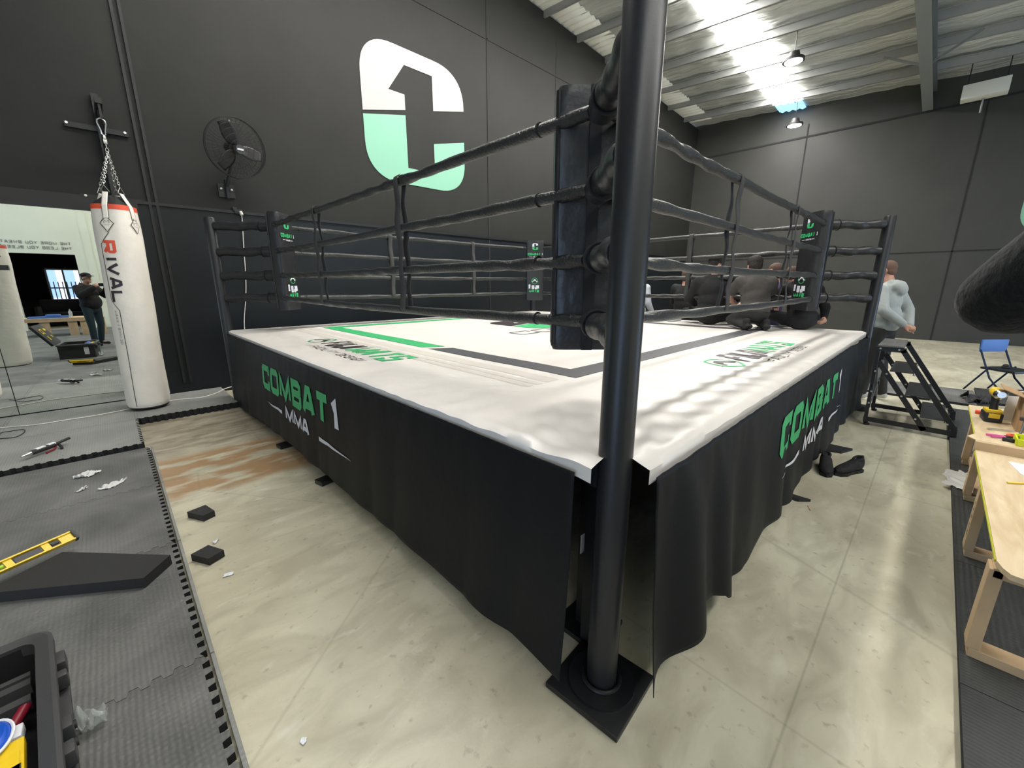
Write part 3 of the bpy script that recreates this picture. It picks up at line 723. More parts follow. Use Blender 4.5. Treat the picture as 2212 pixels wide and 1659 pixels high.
# ---- corner pads inside the ropes
for (kx, cx, cy) in (('n', A_, A_), ('l', A_, B_), ('r', B_, A_), ('f', B_, B_)):
    d = Vector((RL/2-cx, RL/2-cy, 0)).normalized(); side = Vector((-d.y, d.x, 0)); c0 = Vector((cx, cy, 0))+d*(.20 if kx == 'n' else .135)
    hw, th, z0, z1 = .165, .065, 1.20, 2.29
    mb = MB(); rows = []; nz = 40; prof = []
    for a in range(32):
        t = 2*PI*a/32; ca, sa = math.cos(t), math.sin(t)
        prof.append((math.copysign(abs(ca)**.28, ca)*hw, math.copysign(abs(sa)**.35, sa)*th))
    for j in range(nz+1):
        t = j/nz; z = z0+(z1-z0)*t; end = min(t, 1-t); sc_ = 1-.06*max(0, 1-end/.012)
        rows.append([mb.bm.verts.new(c0+side*u*sc_+d*(v*sc_+(.012*fbm(u*6, z*4, cx+cy, 1) if kx == 'n' or v < 0 else 0))+Vector((0, 0, z))) for u, v in prof])
    for P, Q in zip(rows, rows[1:]):
        for a in range(32): mb.bm.faces.new((P[a], P[(a+1) % 32], Q[(a+1) % 32], Q[a]))
    mb.bm.faces.new(rows[0][::-1]); mb.bm.faces.new(rows[-1])
    pad = mb.build('corner_pad', 'vinyl', ring, 50)
    mb = MB()
    for s_ in (-1, 1): mb.beam(c0+side*s_*(hw-.008)-d*(th-.002)+Vector((0, 0, z0+.02)), c0+side*s_*(hw-.008)-d*(th-.002)+Vector((0, 0, z1-.02)), .014, .012)
    mb.build('pad_piping', 'vinyl', pad, 0)
    mb = MB(); mb.beam(c0-d*(th+.003)+Vector((0, 0, z0)), c0-d*(th+.003)+Vector((0, 0, z1)), .05, .006, up=d); mb.build('lacing_flap', 'foam_side', pad, 0)
    # print on the face that looks into the ring; reading direction seen from the ring's middle
    r_ = Vector((d.y, -d.x, 0)) * -1
    P = lambda u, z: c0+d*(th+.004)+r_*u*1.3+Vector((0, 0, z+(z-2.08)*.25 if z > 1.9 else z+(z-1.46)*.2))
    w_ = MB(); g_ = MB()
    vs = [w_.bm.verts.new(P(x*.04, 2.16+y*.045)) for x, y in C_WHITE]; fill(w_, vs)
    vs = [g_.bm.verts.new(P(x*.04, 2.16+y*.045)) for x, y in C_GREEN]; fill(g_, vs)
    text(g_, 'COMBAT', lambda u, v: P(-.105+u, 2.035+v), .036, .72, .27, .12, step=.5)
    text(w_, '1', lambda u, v: P(.095+u, 2.035+v), .036, .9, .27, .1, step=.5)
    text(w_, 'MMA', lambda u, v: P(-.03+u, 2.005+v), .018, 1, .25, .14, step=.5)
    for u0 in (-.08, .04): w_.bm.faces.new([w_.bm.verts.new(P(u0+a, 2.012+b)) for a, b in ((0, 0), (.04, 0), (.04, .004), (0, .004))])
    fuji(w_, g_, lambda u, v: P(u, 1.545+v), .042)
    text(w_, 'FUJI', lambda u, v: P(-.088+u, 1.415+v), .075, .52, .34, .07, step=.5)
    text(g_, 'MATS', lambda u, v: P(-.08+u, 1.368+v), .04, .78, .34, .1, step=.5)
    w_.build('pad_lettering', 'white_print', pad, 0, normals=False); g_.build('pad_lettering', 'green', pad, 0, normals=False)

# ================================================================== FLOOR MATS
def tooth(s, per=.066, amp=.012):
    p = (s/per) % 1
    return amp*(1 if p < .5 else -1)
def edge_pts(a, b, fixed, axis, fn_, per=.066):
    """points along one mat edge from a to b with square teeth"""
    pts = []; n = int(abs(b-a)/(per/2)); sg = 1 if b > a else -1
    k0 = math.ceil(min(a, b)/(per/2)+.5); ks = [k0+i for i in range(n) if (k0+i)*(per/2) < max(a, b)-per*.4]
    if sg < 0: ks = ks[::-1]
    pts.append((a, fixed))
    for k in ks:
        s = k*per/2; hi = .012 if k % 2 == 0 else -.012; lo = -hi
        if sg > 0: pts += [(s-.003, fixed+lo*fn_), (s+.003, fixed+hi*fn_)]
        else: pts += [(s+.003, fixed+hi*fn_), (s-.003, fixed+lo*fn_)]
    return pts if axis == 'x' else [(q, p) for p, q in pts]
def mat_tile(x0, y0, x1, y1, z0, th, m, label, grp, teeth='NESW', g=.0015):
    pts = edge_pts(x0+g, x1-g, y0+g, 'x', 1 if 'S' in teeth else 0) + edge_pts(y0+g, y1-g, x1-g, 'y', 1 if 'E' in teeth else 0) \
        + edge_pts(x1-g, x0+g, y1-g, 'x', 1 if 'N' in teeth else 0) + edge_pts(y1-g, y0+g, x0+g, 'y', 1 if 'W' in teeth else 0)
    cx, cy = (x0+x1)/2, (y0+y1)/2
    mb = MB(); mb.poly([(x-cx, y-cy, 0) for x, y in pts], (0, 0, th))
    o = mb.build('floor_mat', [m, 'foam_side'], smooth=0)
    for p_ in o.data.polygons:
        if abs(p_.normal.z) < .5: p_.material_index = 1
    o.location = (cx, cy, z0); tag(o, label, 'floor mat', grp)
    return o
YS = [-6.9, -5.88, -4.86, -3.83, -2.81, -1.79, -.77, .26, 1.29, 2.34, 3.35, 4.345]
XS = [-.957, -1.977, -2.997, -4.017, -5.04]
for j in range(len(YS)-1):
    for i in range(len(XS)-1):
        near = {(7, 0): 'grey jigsaw floor mat in the bottom left corner, under the open tool tub', (8, 0): 'grey jigsaw floor mat between the two foam blocks and the tool tub',
                (9, 0): 'grey jigsaw floor mat carrying the yellow spirit level and foam plank', (10, 0): 'grey jigsaw floor mat with plastic scraps on it, before the raised pale mats'}.get((j, i))
        t = 'NS' + ('E' if i else 'E') + 'W'
        o = mat_tile(XS[i+1], YS[j], XS[i], YS[j+1], 0, .034, 'mat_grey', near or 'grey jigsaw floor mat left of or behind the camera, seen in the mirror',
                 None if near else 'outer grey jigsaw mats', t.replace('N', '') if j == len(YS)-2 else t)
        if i == 0:      # the straight border strip pushed onto the teeth of the outer edge
            mb = MB(); cx, cy = (XS[1]+XS[0])/2, (YS[j]+YS[j+1])/2
            mb.box((-.931-cx, 0, .0165), (.014, YS[j+1]-YS[j]-.006, .033))
            k0 = math.ceil(YS[j]/.066+.5)
            mb.build('edge_strip', 'mat_pale', o, 0)
# the thicker pale mats along the mirror wall
mat_tile(-1.98, 4.372, -.985, 5.35, 0, .072, 'mat_pale', 'pale dusty raised floor mat with a black caulking gun lying on it', None, 'SEWN')
for i, x in enumerate((-3.0, -4.02, -5.04)): mat_tile(x, 4.372, x+1.02, 5.35, 0, .072, 'mat_pale', 'pale raised floor mat along the mirror, beyond the left edge', 'outer pale mats', 'SEWN')
for i, x in enumerate((-1.98, -3.0, -4.02, -5.04)):
    mat_tile(x, 5.35, x+(1.02 if i else .995), 6.42, 0, .072, 'mat_pale', 'pale raised floor mat under the nearer white bag, along the mirror' if i == 0 else 'pale raised floor mat along the mirror, beyond the left edge', None if i == 0 else 'outer pale mats', 'SEW')
mat_tile(-.985, 5.35, -.04, 6.42, 0, .072, 'mat_pale', 'pale raised floor mat between the hanging bag and the far left corner of the ring', None, 'SW')
mb = MB()
# right side: plain black mats
XR = [-.96, .06, 1.08, 2.1, 3.12, 4.14, 5.16, 6.18]; YRR = [-.845, -1.865, -2.885]
LR = {1: 'black floor mat in the bottom right corner, nearest the camera', 2: 'black floor mat under the nearest timber trestle', 3: 'black floor mat under the second timber trestle', 4: 'black floor mat under the crumpled white film',
      5: 'black floor mat under the farthest trestle of the tables', 6: 'black floor mat right of the foot of the steps'}
for i in range(7):
    for j in range(2):
        lb = LR.get(i) if j == 0 else None
        mat_tile(XR[i], YRR[j+1], XR[i+1], YRR[j], 0, .03, 'mat_dark', lb or 'black floor mat beyond the right edge of the picture', None if lb else 'outer black mats', '', .002)
for (x0, y0, x1, y1, lb) in ((6.58, -1.1, 7.6, -.08, 'grey floor mat behind the steps, near the standing person'), (6.58, -.07, 7.6, .95, 'grey floor mat beyond the right corner of the ring'), (7.61, -.07, 8.63, .95, 'grey floor mat farthest out toward the back wall'), (6.9, -2.14, 7.9, -1.12, 'dark floor mat at the feet of the folding chair')):
    mat_tile(x0, y0, x1, y1, 0, .03, 'mat_grey' if 'grey' in lb else 'mat_dark', lb, None, '', .002)

# ================================================================== SMALL THINGS ON THE LEFT
ZM = .034
o_ = MB(); a, b, c_, d_ = (-1.60, 2.47), (-1.056, 1.975), (-.962, 2.105), (-1.42, 2.545)
o_.poly([(-1.66, 2.36, 0), (-1.10, 1.965, 0), (-.985, 2.10, 0), (-1.40, 2.54, 0)], (0, 0, .055))
o = o_.build('foam_plank', 'foam', smooth=0); o.location = (0, 0, ZM+.001); tag(o, 'black foam plank lying on the grey mats beside the yellow level', 'foam')
for (pts, lb, nm) in (([(-.868, 2.675), (-.80, 2.545), (-.735, 2.57), (-.765, 2.70)], 'black square foam block on the concrete, the farther of the two', 'a'), ([(-.915, 2.115), (-.85, 2.0), (-.775, 2.035), (-.83, 2.15)], 'black square foam block on the concrete, the nearer, touching the mat edge', 'b')):
    mb = MB(); mb.poly([(x, y, 0) for x, y in pts], (0, 0, .042)); o = mb.build('foam_block', 'foam', smooth=0); o.location = (0.012, 0, .001); tag(o, lb, 'foam', None)
# spirit level, on edge, leaning over the plank
lv = thing('spirit_level', 'yellow spirit level with black ends lying across the foam plank', 'spirit level', (-1.52, 2.56, ZM+.085), math.atan2(2.655-2.50, -1.37+1.66))
mb = MB(); L = .36; hh = .029
# I-beam body with three windows: rails, web pieces
mb.box((0, 0, hh-.004), (L, .026, .008)); mb.box((0, 0, -hh+.004), (L, .026, .008))
for x0, x1 in ((-.18, -.15), (-.085, -.055), (.055, .085), (.125, .18)): mb.box(((x0+x1)/2, 0, 0), (x1-x0, .012, .05))
mb.build('frame', 'yellow', lv, 0)
for s in (-1, 1): mb = MB(); mb.box((s*(L/2+.006), 0, 0), (.014, .03, .064), bev=.003); mb.build('end_cap', 'plastic_black', lv)
mb = MB(); mb.cyl((-.145, 0, 0), (-.09, 0, 0), .010, n=16); mb.build('vial', 'lime', lv)
mb = MB(); mb.box((0, 0, 0), (.10, .008, .03)); mb.build('grip_panel', 'plastic_grey', lv, 0)
mb = MB(); mb.cyl((.09, 0, 0), (.12, 0, 0), .009, n=14); mb.build('vial', 'plastic_grey', lv)
lv.rotation_euler = (math.radians(-52), 0, lv.rotation_euler[2])
# caulking gun
cg = thing('caulking_gun', 'black caulking gun with silver tip and dark red trigger on the pale mat', 'tool', (-1.60, 4.66, .072+.045), math.atan2(.23, .2))
mb = MB(); mb.cyl((-.12, 0, 0), (.07, 0, 0), .022, n=20); mb.cyl((.07, 0, 0), (.21, 0, .01), .012, n=12); mb.build('barrel', 'plastic_black', cg)
mb = MB(); mb.cyl((-.19, 0, 0), (-.12, 0, 0), .005, .02, n=16); mb.build('nozzle', 'chrome', cg)
mb = MB(); mb.box((-.04, 0, .014), (.075, .03, .02), bev=.004); mb.box((.05, 0, .014), (.06, .03, .02), bev=.004); mb.build('label_sticker', 'paper', cg)
mb = MB(); mb.tube([(.09, 0, -.01), (.05, -.02, -.03), (-.03, -.03, -.036)], .008, 10); mb.build('trigger', mat('dark_red_plastic', (.2, .01, .02), .4), cg)
mb = MB(); mb.tube([(.11, 0, -.01), (.10, -.03, -.03), (.07, -.06, -.036)], .011, 10); mb.build('handle', 'plastic_black', cg)
# crumpled bits of clear film
def crumple(name, lab, cat, loc, sx, sy, h, m, seed, grp=None, n=26, rz=0, shape=None):
    mb = MB()
    def f(u, v):
        x = (u-.5)*sx; y = (v-.5)*sy
        k = 1+.35*fbm(u*3, v*3, seed, 1)
        z = h*abs(fbm(u*4, v*4, seed+3, 1))*2+h*.3*abs(fbm(u*11, v*11, seed+5, 1))
        e = min(u, 1-u, v, 1-v)*8
        return (x*k+.12*sx*fbm(v*4, seed, 0), y*k+.12*sy*fbm(u*4, seed, 1), z*min(1, .25+e)+.003)
    def sk(u, v):
        r = math.hypot(u-.5, v-.5); return r > .36+.16*fbm(u*5, v*5, seed+9)
    mb.grid(n, n, f, skip=sk); o = mb.build(name, m, smooth=70, solid=.0012); o.location = loc; o.rotation_euler = (0, 0, rz)
    return tag(o, lab, cat, grp)
crumple('plastic_scrap', 'crumpled clear plastic scrap on the grey mat, largest of the three', 'plastic scrap', (*at(187, 1028, 2, .034)[:2], .034), .17, .13, .03, 'film', 1)
crumple('plastic_scrap', 'long thin crumpled plastic scrap on the grey mat, nearest the concrete', 'plastic scrap', (*at(243, 1050, 2, .034)[:2], .034), .22, .07, .02, 'film', 2, rz=.5)
crumple('plastic_scrap', 'smallest plastic scrap on the grey mat, between the caulking gun and foam blocks', 'plastic scrap', (*at(178, 1059, 2, .034)[:2], .034), .1, .05, .015, 'film', 3, rz=.8)
crumple('plastic_scrap', 'clear plastic scrap just in front of the black foam plank', 'plastic scrap', (*at(78, 1262, 2, .034)[:2], .034), .13, .07, .02, 'film', 4, rz=-.5)
crumple('plastic_scrap', 'small white plastic flake on the concrete between the foam blocks', 'plastic scrap', (*at(467, 1172, 2, 0)[:2], .001), .06, .025, .01, 'paper', 5, rz=1)
crumple('paint_fleck', 'round white paint fleck on the concrete below the near foam block', 'paint fleck', (*at(492, 1243, 2, 0)[:2], .001), .055, .045, .003, 'paper', 6)
crumple('paint_fleck', 'small white paint fleck on the concrete at the bottom edge', 'paint fleck', (*at(655, 1603, 2, 0)[:2], .001), .03, .03, .003, 'paper', 7)
crumple('plastic_wrapper', 'clear plastic wrapper hooked beside the open tool tub', 'wrapper', (-1.285, 1.235, .034), .11, .16, .05, 'clear', 8, rz=.3)
# open tool tub
tb = thing('tool_tub', 'black rolling tool tub with its lid open, in the bottom left corner', 'toolbox', (-1.582, 1.07, ZM), .09)
mb = MB()
W2, D2, H2 = .27, .36, .27
mb.box((0, 0, .01), (2*W2-.06, 2*D2-.06, .02)); 
for s in (-1, 1): mb.box((s*(W2-.02), 0, H2/2), (.022, 2*D2-.03, H2)); mb.box((0, s*(D2-.02), H2/2), (2*W2-.03, .022, H2))
mb.build('tub', 'plastic_black', tb, 0)
mb = MB(); 
def rr(w, d, r, n=6):
    out = []
    for cx, cy, a0 in ((w-r, d-r, 0), (-w+r, d-r, 90), (-w+r, -d+r, 180), (w-r, -d+r, 270)):
        for i in range(n+1):
            a = math.radians(a0+90*i/n); out.append((cx+r*math.cos(a), cy+r*math.sin(a)))
    return out
o1, i1 = rr(W2+.012, D2+.012, .06), rr(W2-.03, D2-.03, .04)
n_ = len(o1)
for zA, zB, A, B in ((H2, H2+.02, o1, o1), (H2+.02, H2+.02, o1, i1), (H2+.02, H2-.02, i1, i1), (H2-.02, H2, i1, o1)):
    pass
ring_pts = [[(x, y, H2-.012) for x, y in o1], [(x, y, H2+.014) for x, y in o1], [(x*.965, y*.965, H2+.022) for x, y in o1], [(x, y, H2+.012) for x, y in i1], [(x, y, H2-.03) for x, y in i1]]
vv = [[mb.bm.verts.new(p) for p in r_] for r_ in ring_pts]
for A, B in zip(vv, vv[1:]):
    for i in range(n_): mb.bm.faces.new((A[i], A[(i+1) % n_], B[(i+1) % n_], B[i]))
mb.build('rim', 'plastic_grey', tb, 40)
mb = MB()
for y, w_ in ((.22, .07), (.13, .035), (-.1, .05), (-.2, .05)): mb.box((W2+.016, y, H2-.045), (.03, w_, .05), bev=.006)
mb.box((W2+.012, 0, H2-.09), (.03, .5, .02), bev=.004); mb.build('latch_rail', 'plastic_grey', tb)
for y in (-.1, -.17): mb = MB(); mb.cyl((W2+.03, y, H2-.045), (W2+.036, y, H2-.045), .012, n=16); mb.build('rivet', 'plastic_black', tb)
mb = MB()
for (cx, cy, sx, sy) in ((.0, .20, .44, .03), (.0, .12, .44, .03), (.05, .16, .02, .08), (.0, .24, .44, .02)): mb.box((cx, cy, H2-.06), (sx, sy, .035))
mb.build('divider_tray', 'plastic_grey', tb, 0)
mb = MB(); mb.box((W2+.001, D2*.0-.28, .14), (.004, .001, .001)); 
mb.box((.14, D2+.0-.006, .15), (.07, .004, .15)); mb.build('white_sticker', 'paper', tb, 0)
# lid, hinged on the far left side and leaning back
lid = MB(); R_ = Matrix.Rotation(math.radians(-32), 3, 'Y')
lid.box(Vector((-W2-.03, 0, H2))+R_ @ Vector((0, 0, .24)), (.05, 2*D2, .46), R_, .02); lo = lid.build('lid', 'plastic_black', tb)
mb = MB()
for (v, z, a, b) in ((.13, .36, .16, .02), (.06, .31, .02, .12), (.2, .31, .02, .12), (.13, .28, .15, .02), (-.16, .34, .14, .05), (-.15, .18, .05, .05), (.15, .16, .05, .09)):
    mb.box(Vector((-W2-.03, 0, H2))+R_ @ Vector((.03, v, z)), (.006, a, b), R_)
mb.build('yellow_marking', 'yellow', lo, 0)
# what lies in the tub
mb = MB(); mb.box((0, 0, 0), (.055, .30, .03), bev=.004); mb.box((0, -.0, .016), (.04, .20, .006)); o = mb.build('yellow_level', 'yellow'); o.location = (-1.378, .865, ZM+H2-.03); o.rotation_euler = (0, 0, .09); tag(o, 'yellow level with a silver vial standing in the open tool tub', 'spirit level')
mb = MB(); mb.box((0, .04, .016), (.045, .02, .006)); mb.build('vial_window', 'chrome', o, 0)
mb = MB(); mb.ell((0, 0, 0), (.045, .07, .03)); mb.ell((0, .0, .01), (.036, .056, .028)); o = mb.build('blue_case', 'blue'); o.location = (-1.432, 1.04, ZM+H2-.01); tag(o, 'rounded blue case with a pale rim in the open tool tub', 'case')
mb = MB(); mb.tube([(.048*math.cos(a), .073*math.sin(a), .006) for a in [i*PI/14 for i in range(28)]], .004, 6, close=True); mb.build('rim', 'paper', o)
mb = MB(); mb.box((0, 0, 0), (.09, .16, .05), bev=.01); o = mb.build('blue_bag', 'blue'); o.location = (-1.458, .84, ZM+H2-.05); tag(o, 'dark blue pouch in the tool tub, beside the yellow level', 'pouch')
mb = MB(); mb.cyl((-.02, -.05, 0), (.015, .05, .01), .014, n=14); o = mb.build('screwdriver', mat('maroon_plastic', (.25, .012, .03), .4)); o.location = (-1.40, 1.15, ZM+H2-.07); tag(o, 'dark red screwdriver handle in the open tool tub', 'tool')
mb = MB(); mb.box((0, 0, 0), (.04, .05, .03), bev=.004); o = mb.build('white_tape_roll', 'paper'); o.location = (-1.392, 1.055, ZM+H2-.035); tag(o, 'small white block in the tool tub above the yellow level', 'part')
# cords
def cord(name, pts, r, m, lab, cat='cord'):
    P = [Vector(p) for p in pts]; out = []
    for i in range(len(P)-1):
        a, b, c, d = P[max(i-1, 0)], P[i], P[i+1], P[min(i+2, len(P)-1)]
        for k in range(8):
            t = k/8; out.append(.5*((2*b)+(c-a)*t+(2*a-5*b+4*c-d)*t*t+(3*b-a-3*c+d)*t**3))
    out.append(P[-1]); mb = MB(); mb.tube(out, r, 8); return tag(mb.build(name, m, smooth=80), lab, cat)
zc = .078
cord('extension_cord', [(-3.2, 5.75, zc), (-2.5, 5.98, zc), (-2.0, 5.90, zc), (-1.75, 5.80, zc), (-1.545, 5.80, zc), (-1.3, 5.80, zc), (-1.046, 5.86, zc), (-.8, 5.93, zc), (-.6, 5.985, zc), (-.45, 5.93, zc), (-.31, 5.91, zc), (-.14, 6.05, zc), (-.03, 6.22, zc), (.12, 6.32, zc), (.28, 6.40, .06), (.35, 6.42, .3), (.36, 6.42, .9), (.43, 6.42, 1.3), (.47, 6.42, 1.6), (.50, 6.42, 2.0), (.53, 6.41, 2.40), (.515, 6.40, 2.455)], .006, 'cord_white', 'thin white cord hanging from a wall outlet and running along the floor under the bag')
mb = MB(); mb.box((.50, 6.425, 2.47), (.1, .05, .06), bev=.006); mb.box((.46, 6.43, 2.5), (.05, .04, .05), bev=.004); o = mb.build('wall_outlet', 'steel_black'); tag(o, 'small black wall outlet with a white plug above the left post of the ring', 'outlet')
mb = MB(); mb.cyl((.52, 6.40, 2.475), (.53, 6.385, 2.43), .02, n=14); mb.build('plug', 'cord_white', o)
zc = .078
def px(*q): p = at(q[0], q[1], 2, .078); return (p.x, p.y, .079)
cord('black_cable', [px(-60, 960), px(0, 936), px(20, 932), px(50, 928), px(53, 933), px(44, 940), px(30, 945), px(8, 947), px(-30, 950)], .004, 'plastic_black', 'loop of thin black cable on the pale mat at the left edge')

# ================================================================== PUNCHING BAGS
def make_bag():
    b = thing('punching_bag', 'long white hanging punching bag with red band, in front of the mirror', 'punching bag', (-.795, 5.835, 0))
    R0 = .197; ZB, ZT = .10, 2.27; lean = Vector((.062, .0, 0))
    def ax(z): t = (z-ZB)/(ZT-ZB); return (-.05+lean.x*t, 0)
    def rad(a, z):
        k = max(0, (z-1.85)/.42)
        r = R0*(1-.03*(ZT-z < .3)) 
        r = R0*(1-.10*k**2) + .010*math.sin(4*a+.6)*k + .003*fbm(math.cos(a)*2, math.sin(a)*2, z*2, 1)*2
        if z < ZB+.06: r *= 1-.10*((ZB+.06-z)/.06)**2
        return r
    def P(a, z, o=0): c = ax(z); r = rad(a, z)+o; return (c[0]+r*math.cos(a), c[1]+r*math.sin(a), z)
    mb = MB(); mb.grid(72, 90, lambda u, v: P(u*2*PI, ZB+.01+v*(ZT-ZB-.01))); bmesh.ops.remove_doubles(mb.bm, verts=mb.bm.verts, dist=1e-4)
    body = mb.build('body', 'bag', b, 80)
    mb = MB(); mb.lathe([(R0*.5, 0), (R0*.86, .0), (R0*.93, .012), (R0*.9, .03)], (-.05, 0, ZB-.012), 48); mb.build('base', 'bag_black', b, 60)
    mb = MB(); mb.grid(72, 4, lambda u, v: P(u*2*PI, ZT-.005+v*.05, .002)); bmesh.ops.remove_doubles(mb.bm, verts=mb.bm.verts, dist=1e-4); mb.build('red_band', 'red', b, 80)
    mb = MB(); c = ax(ZT)
    def cone(u, v):
        a = u*2*PI; r = (rad(a, ZT)*.97)*(1-v*.62)+.006*math.sin(9*a)*v; return (c[0]+r*math.cos(a), r*math.sin(a), ZT+.045+v*.10)
    mb.grid(72, 8, cone); bmesh.ops.remove_doubles(mb.bm, verts=mb.bm.verts, dist=1e-4); mb.build('top_hood', 'bag_black', b, 80)
    HK = Vector((.055, .012, 2.86))
    angs = [math.radians(x) for x in (-117, -42, 63, 138)]
    for i, a in enumerate(angs):
        mb = MB(); w_ = .125
        def st(u, v, o=.008):
            aa = a+(u-.5)*w_*2*.85/ .8*1.0*(.35/.35); z = 2.17+v*.26; 
            if z > ZT+.03:
                t = (z-ZT-.03)/.12; p = Vector(P(a, ZT+.03, o)); q = Vector((c[0]+.11*math.cos(a), .11*math.sin(a), 2.43)); cc = p.lerp(q, t)
                side = Vector((-math.sin(a), math.cos(a), 0)); return cc+side*(u-.5)*w_*.62*.62
            p = Vector(P(a, z, o)); side = Vector((-math.sin(a), math.cos(a), 0)); return p+side*(u-.5)*w_*.62*.62
        mb.grid(4, 22, lambda u, v: st(u, v)); so = mb.build('strap', 'bag', b, 60, solid=.005)
        mb = MB()
        for s in (-.03, 1.03): mb.tube([st(s, v/12*.62, .007) for v in range(13)], .0028, 6)
        D = [(0, .075), (.055, .0), (0, -.085), (-.055, .0)]
        def sf(u, v, o=.008): z = 2.12+v; return P(a+u/rad(a, z), z, o)
        ribbon(mb, D+[D[0]], .006, lambda u, v: sf(u, v, .010), .03)
        if i in (0,):
            ln = [(0, -.085), (0, -.10), (-.085, -.21), (-.085, -.79), (-.02, -.90), (-.03, -1.99)]
            ribbon(mb, ln, .006, lambda u, v: sf(u, v, .003), .05)
        mb.build('strap_piping', 'bag_black', so)
        mb = MB(); vs = [mb.bm.verts.new(sf(x, y, .006)) for x, y in [(p[0]*.92, p[1]*.92) for p in D]]; mb.bm.faces.new(vs); mb.build('diamond_patch', 'bag', so, 0, solid=.003)
        mb = MB(); ribbon(mb, [(-.02, .0), (-.02, .03), (0, .02), (.02, .03), (.02, 0)], .005, lambda u, v: sf(u, v, .0095), .02); ribbon(mb, [(-.025, -.015), (.025, -.015)], .003, lambda u, v: sf(u, v, .0095), .02)
        mb.build('patch_print', 'grey_print', so, 0, normals=False)
        tp = Vector(st(.5, 1)); side = Vector((-math.sin(a), math.cos(a), 0))
        ap = tp+Vector((0, 0, .062))+(HK-tp).normalized()*.0
        mb = MB(); mb.tube([tp-side*.042, tp+side*.042, ap+side*.004, ap-side*.004], .004, 8, close=True); mb.build('triangle_ring', 'chrome', b)
        # chain
        mb = MB(); L = (HK-ap).length; nl = max(8, int(L/.027)); d = (HK-ap).normalized(); s1 = d.cross(Vector((0, 1, .1))).normalized(); s2 = d.cross(s1)
        for k in range(nl):
            cc = ap.lerp(HK, (k+.5)/nl); ww = s1 if k % 2 else s2; hl = L/nl*.68
            mb.tube([cc+ww*.009*math.cos(t)+d*(hl*math.sin(t)) for t in [q*PI/6 for q in range(12)]], .0032, 6, close=True)
        mb.build('chain', 'chrome', b)
    mb = MB(); mb.tube([HK+Vector((.012*math.cos(t), 0, .014+.02*math.sin(t))) for t in [q*PI/8 for q in range(16)]], .004, 6, close=True)
    mb.cyl(HK+Vector((0, 0, .03)), HK+Vector((0, 0, .075)), .005); mb.box(HK+Vector((0, 0, .095)), (.03, .02, .05), bev=.006); mb.box(HK+Vector((0, 0, .13)), (.022, .03, .04), bev=.005); mb.build('swivel', 'chrome', b)
    mb = MB(); q = HK+Vector((0, 0, .15))
    mb.tube([q+Vector(p) for p in ((.0, 0, 0), (.014, 0, .012), (.017, 0, .05), (.034, 0, .115), (.03, 0, .145), (.0, 0, .165), (-.03, 0, .145), (-.034, 0, .115), (-.017, 0, .05), (-.014, 0, .012))], .0065, 8, close=True); mb.build('carabiner', 'chrome', b)
    # print: red R, black IVAL reading down the bag, then the small line of type
    A0 = math.radians(-112)
    def F(u, v, z0, o=.003):           # u runs down, v to the right
        z = z0-u; c0 = -112+0; aa = math.radians(-155)+ (v+.06)/R0; return P(aa, z, o)
    mb = MB(); w1 = text(mb, 'R', lambda u, v: F(u, v, 1.95), .115, 1.15, .25, .1, slant=.0, step=.05); o = mb.build('brand_lettering', 'red', body, 0, normals=False); o['label'] = 'red letter R'
    mb = MB(); text(mb, 'IVAL', lambda u, v: F(u, v, 1.95-w1-.035), .115, 1.15, .24, .12, slant=.0, step=.05); o = mb.build('brand_lettering', 'black_print', body, 0, normals=False); o['label'] = 'black letters IVAL'
    mb = MB(); text(mb, 'MAXX / BWN130', lambda u, v: F(u, v, 1.22), .026, .9, .15, .35, step=.1); mb.build('type_lettering', 'grey_print', body, 0, normals=False)
    return b
bag = make_bag()
bag2 = dup(bag, (-1.98, 5.28, .43), label='second white punching bag at the left edge, seen mostly as its mirror reflection')
bag2.scale = (1, 1, .66)
bag2['group'] = 'hanging bags along the mirror'; bag['group'] = 'hanging bags along the mirror'
def make_bracket(x, lb):
    t = thing('bag_bracket', lb, 'bracket', (x, YW-.008, 0))
    HX = .75-.01-.69
    mb = MB(); mb.box((0, -.03, 2.98), (.06, .06, 1.15)); mb.build('upright', 'steel_black', t, 0)
    mb = MB(); mb.box((-.03, -.012, 3.205), (.52, .02, .055)); mb.build('wall_plate', 'steel_black', t, 0)
    mb = MB(); mb.box((-.03, -.012, 2.47), (.52, .02, .05)); mb.build('wall_plate', 'steel_black', t, 0)
    mb = MB(); mb.beam((0, -.04, 3.33), (.0, -.64, 3.33), .055, .055); mb.beam((0, -.04, 2.85), (0, -.45, 3.30), .035, .035); mb.box((0, -.615, 3.245), (.02, .02, .14)); mb.build('arm', 'steel_black', t, 0)
    for (dx, z) in ((-.27, 3.215), (.2, 3.215), (-.25, 2.48)):
        mb = MB(); mb.cyl((dx, -.022, z), (dx, -.035, z), .014, n=6); mb.build('bolt', 'bolt', t)
    return t
bk = make_bracket(-.73, 'black steel wall bracket with bolts holding the nearer white bag')
bk2 = dup(bk, (-1.925, YW-.008, -.80), label='black steel wall bracket of the bag at the left edge, beyond the frame')
bk2.scale = (1, 1.87, 1)

